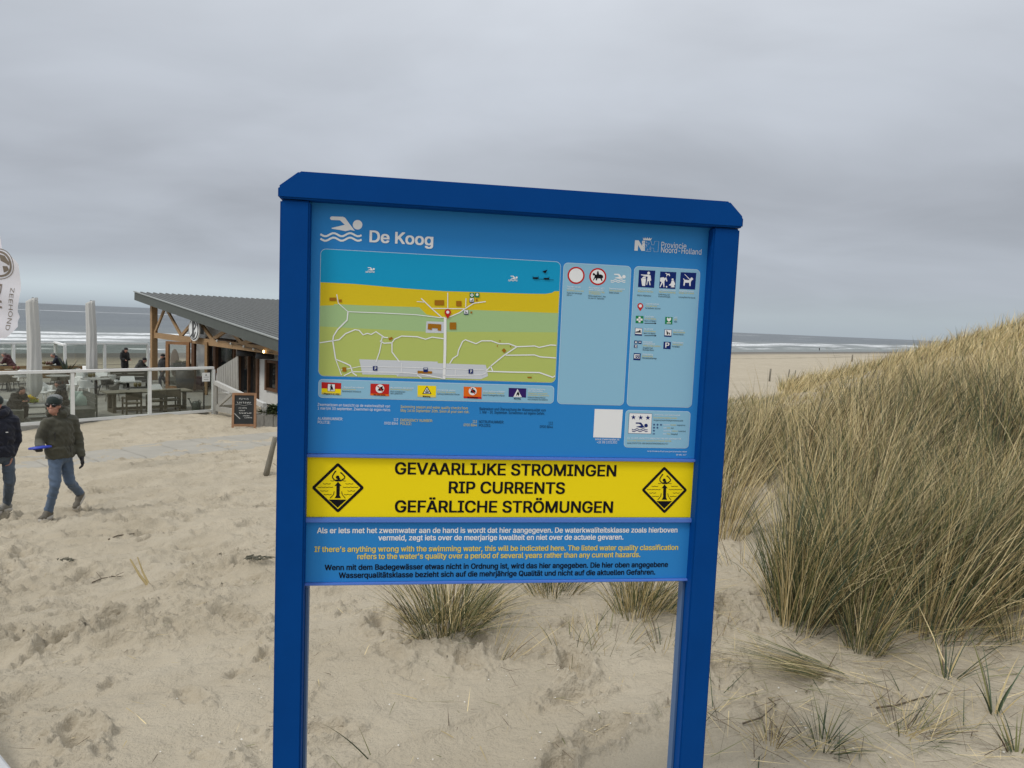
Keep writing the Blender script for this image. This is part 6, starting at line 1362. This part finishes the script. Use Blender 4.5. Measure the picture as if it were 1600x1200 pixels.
for px, py in ((1240, 955), (1268, 950), (1300, 940), (1335, 930), (1375, 930), (1410, 928), (1445, 930), (1480, 935), (1512, 945), (1545, 938), (1460, 915), (1575, 905), (1525, 925), (1390, 915)):
    p = on_ground(px, py); parts.append(clump(p[0], p[1], .15, 200, g_near.uniform(.55, .95), W_NEAR[int(g_near.integers(0, 3))], .0038, .16, .22, .7, .10, .5, g_near))
mass = grass_object('marram_grass', parts); tag(mass, 'tall dense straw and green marram grass leaning right on the dune beside the sign', 'grass', kind='stuff')
polyB = [(2.05, 6.6), (2.55, 6.9), (3.1, 8.4), (3.9, 10.5), (4.6, 13), (2.5, 14.5), (-1.5, 13), (.3, 9), (1.3, 7.0)]
parts = []
for i, (x, y) in enumerate(scatter(polyB, 230, .2, 6)): parts.append(clump(x, y, .17, 120, g_near.uniform(.7, 1.0) * (.62 if y > 9.5 else 1), W_FRONT[int(g_near.integers(0, 3))], .0058, .28, .34, .55, .05, .5, g_near))
for x, y, n in ((1.72, 5.35, 120), (1.86, 5.9, 150), (1.62, 5.9, 130), (1.80, 6.4, 160)): parts.append(clump(x, y, .12, n, .85, W_FRONT[2], .0045, .22, .3, .55, .06, .5, g_near))
tag(grass_object('marram_grass', parts), 'pale straw marram grass rising behind the right post of the sign', 'grass', kind='stuff')
polyC = [(5.0, 10.5), (9, 8), (20, 14), (30, 22), (30, 40), (21, 42), (15.5, 35), (11.5, 30), (8.3, 22), (5.2, 15)]
parts = []; 
for i, (x, y) in enumerate(scatter(polyC, 1500, .38, 8)):
    dd = math.hypot(x, y); parts.append(clump(x, y, .34, 46, g_near.uniform(.55, .9) * (.45 if x / y < .52 and y < 26 else 1), (7, 5, 2, .5, .8, .1), .0085 + .0004 * dd, .30, .35, .6, .05, .6, g_near, 4))
for i, (x, y) in enumerate(scatter([(2, 14), (5.2, 15), (8.3, 22), (9.0, 27), (6, 26), (0, 18)], 210, .42, 9)): parts.append(clump(x, y, .33, 46, g_near.uniform(.28, .45), (5, 4, 3, 1.5, 1, 2), .013, .3, .35, .6, .05, .6, g_near, 4))
tag(grass_object('marram_grass', parts), 'olive and straw marram grass covering the far dune against the sky', 'grass', kind='stuff')
# tufts that stand by themselves
def tuft(label, px, py, r, n, L, wts, lean=.2, spread=.6, bend=.6, wid=.0032, wind=.3, fall=.05, sd=1, name='grass_tuft'):
    p = on_ground(px, py); rg = np.random.default_rng(sd); t = thing(name, label, 'grass tuft', tuple(p), 0, 'tufts of grass on the sand')
    grass_object('blades', [clump(p[0], p[1], r, n, L, wts, wid, lean, spread, bend, fall, wind, rg, 7)], t, origin=p); return t
WT = (3, 3, 4, 3, 1, .5); WG = (1, 1, 4, 5, .6, 3)
tuft('broad bushy tuft under the left half of the sign', 700, 982, .20, 900, .56, WT, .08, .62, 1.1, .0034, .15, .22, 1)
tuft('bushy tuft under the sign near its right post', 1002, 945, .15, 520, .58, WT, .14, .5, 1.0, .0034, .3, .2, 2)
tuft('small dark tuft at the lower edge of the sign between the two bushy ones', 868, 922, .16, 260, .45, WT, .1, .7, .6, .0036, .2, .1, 3)
tuft('tall clump growing alone in front of the dune grass', 1350, 1015, .085, 200, .62, WT, .10, .34, .9, .0034, .4, .12, 4)
tuft('low clump with blades swept far to the left', 1300, 1050, .10, 170, .62, (3, 2, 4, 3, 1, 0), .95, .5, .35, .0034, -1.0, .0, 5)
tuft('thin clump left of the tall lone clump at the dune foot', 1250, 968, .10, 220, .80, WT, .1, .36, .8, .0034, .2, .05, 6)
tuft('green sprout with broad blades near the right edge', 1553, 1115, .015, 16, .34, WG, .1, .5, .5, .007, .1, 0, 7)
tuft('small green sprout at the lower right corner', 1588, 1178, .02, 14, .24, WG, .3, .7, .6, .0065, .1, 0, 8)
tuft('small tuft with upright green blades at the bottom edge', 1285, 1165, .05, 60, .24, WG, .3, .9, .5, .0045, .1, .2, 9)
tuft('withered tuft at the bottom edge beside the right post', 1205, 1165, .05, 60, .20, (4, 4, 1, 0, 3, 0), .3, 1.0, .6, .003, .1, .3, 10)
tuft('withered flat tuft in the lower right sand', 1420, 1145, .09, 90, .32, (3, 3, 3, 2, 2, 0), .6, 1.1, .5, .003, .3, .4, 11)
tuft('sparse dark green sprout right of the withered flat tuft', 1480, 1060, .03, 22, .40, WG, .4, .6, .6, .005, .1, .1, 12)
tuft('sparse short sprouts between the two bushy tufts', 895, 1000, .14, 34, .22, WT, .2, .7, .5, .0036, .2, .1, 13)
tuft('pale bent blades lying beside the bushy tuft', 800, 1028, .10, 26, .34, (6, 3, 1, 0, 1, 0), .9, .5, .4, .0036, .6, .5, 14)
tuft('sparse dark blades in front of the bushy tuft near the right post', 955, 1005, .16, 50, .26, WT, .3, .8, .5, .0034, .2, .1, 15)
tuft('small dark tuft close to the right post base', 1040, 1010, .10, 40, .30, WT, .3, .8, .5, .0034, .3, .1, 16)
tuft('lone bent blade by the left post', 580, 1185, .02, 3, .30, (1, 1, 3, 2, 1, 0), .35, .2, .3, .005, -.8, 0, 17)
tuft('tiny withered sprigs beside the right post', 1125, 985, .10, 30, .22, (2, 3, 2, 1, 4, 0), .5, .9, .5, .003, .2, .3, 18)
tuft('sparse sprigs in the sand gap left of the tall grass', 1170, 880, .18, 60, .34, (2, 2, 3, 2, 3, 0), .5, .8, .5, .003, .2, .3, 19)
tuft('drooping tuft at the right picture edge', 1590, 1000, .10, 120, .55, WT, .5, .7, .6, .0036, .3, .1, 20)
tuft('sparse tuft in the bare sand at the far right', 1510, 990, .14, 110, .45, (3, 2, 3, 2, 1, 0), .4, .8, .7, .0034, .3, .3, 22)
# ================================================================== DEBRIS ON THE SAND
def litter():
    rg = np.random.default_rng(33); parts = []
    def lay(n, px0, px1, py0, py1, L0, L1, w, wts):
        P = np.array([on_ground(rg.uniform(px0, px1), rg.uniform(py0, py1)) for _ in range(n)]); P[:, 2] += .018
        parts.append(blades(P, rg.uniform(0, 6.28, n), rg.uniform(L0, L1, n), np.full(n, 1.5) + rg.normal(0, .06, n), rg.normal(0, .12, n), w * rg.uniform(.6, 1.4, n), blend(n, wts, rg), 4, rg))
    lay(700, 1090, 1600, 930, 1200, .04, .30, .0032, (2, 3, 3, 1, 4, 0)); lay(150, 1090, 1600, 900, 1200, .15, .5, .003, (4, 3, 2, 1, 2, 0)); lay(160, 490, 1060, 930, 1190, .02, .16, .003, (2, 3, 2, 1, 4, 0))
    lay(110, 20, 430, 840, 1190, .02, .10, .003, (1, 2, 1, 0, 4, 0)); lay(60, 1130, 1240, 760, 960, .05, .35, .0035, (3, 3, 2, 1, 3, 0))
    return grass_object('grass_litter', parts)
tag(litter(), 'loose dry blades and sprigs scattered over the sand', 'litter', kind='stuff')
TWG = mat('dark_twig', (.12, .095, .065), .8); WEED = mat('dark_seaweed', (.085, .080, .052), .6); PALE = mat('pale_reed', (.42, .33, .16), .7)
def twig(label, pts, r_0, m, name='twig', cat='twig', branches=()):
    P = [on_ground(*p) for p in pts]; o = P[0].copy(); t = thing(name, label, cat, tuple(o), 0, 'twigs lying on the sand'); k = MB()
    Q = [tuple(p - o + np.array([0, 0, .012])) for p in P]; k.tube(Q, [r_0 * (1 - .6 * i / max(1, len(Q) - 1)) for i in range(len(Q))], 6); k.build('stem', m, t, True)
    for b in branches:
        k = MB(); Q = [tuple(on_ground(*p) - o + np.array([0, 0, .02 + .02 * i])) for i, p in enumerate(b)]; k.tube(Q, [r_0 * .6, r_0 * .3], 5); k.build('side_shoot', m, t)
twig('dark forked twig lying on the trampled sand', [(144, 912), (158, 906), (174, 903), (192, 902)], .0055, TWG, branches=([(158, 906), (150, 900)], [(174, 903), (190, 908)], [(182, 902), (194, 900)]))
twig('dark twig lying farther up the slope', [(170, 844), (184, 838), (210, 835)], .010, TWG)
twig('dark curved stem lying in the lower right sand', [(1370, 1110), (1400, 1106), (1440, 1094), (1480, 1087)], .0042, TWG, branches=([(1400, 1106), (1415, 1098)],))
twig('dark stem lying left of the withered tuft at the bottom right', [(1160, 1135), (1190, 1125), (1212, 1105), (1180, 1078)], .004, TWG)
t_ = thing('reed_stalk', 'pale broken reed stalk stuck upright in the sand', 'reed', tuple(on_ground(233, 912)), 0, None); k = MB()
k.tube([(0, 0, -.03), (-.08, 0, .07), (-.17, .02, .20)], [.012, .010, .006], 6); k.tube([(.01, 0, -.03), (-.07, .03, .09), (-.125, .05, .21)], [.010, .008, .004], 6); k.build('stalk', PALE, t_)
for lb, px, py, s_ in (('dark seaweed clump by the left post of the sign', 402, 876, .42), ('small dark seaweed scrap on the upper slope', 107, 878, .32)):
    p = on_ground(px, py); t_ = thing('seaweed', lb, 'seaweed', tuple(p), 0, 'seaweed scraps'); k = MB(); r_ = random.Random(px)
    for _ in range(16): a = r_.uniform(0, 6.28); q = Vector((r_.gauss(0, .13) * s_, r_.gauss(0, .05) * s_, .025)); k.tube([q, q + Vector((.10 * math.cos(a), .06 * math.sin(a), r_.uniform(0, .03))) * s_, q + Vector((.17 * math.cos(a + .6), .1 * math.sin(a + .6), 0)) * s_], [.018 * s_, .014 * s_, .005 * s_], 6)
    k.build('fronds', WEED, t_, True)
def shells():
    r_ = random.Random(5); k = MB()
    for _ in range(60):
        p = on_ground(r_.choice((r_.uniform(250, 430), r_.uniform(600, 1060), r_.uniform(1120, 1590))), r_.uniform(1050, 1195)); s_ = r_.uniform(.0025, .006); ellipsoid(k, (p[0], p[1], p[2] + .012), (s_, s_ * .7, s_ * .4), r_.uniform(0, 3), n=5)
    o = k.build('shell_fragments', mat('white_shell', (.72, .70, .64), .4)); return tag(o, 'tiny white shell fragments on the near sand', 'shells', kind='stuff')
shells()
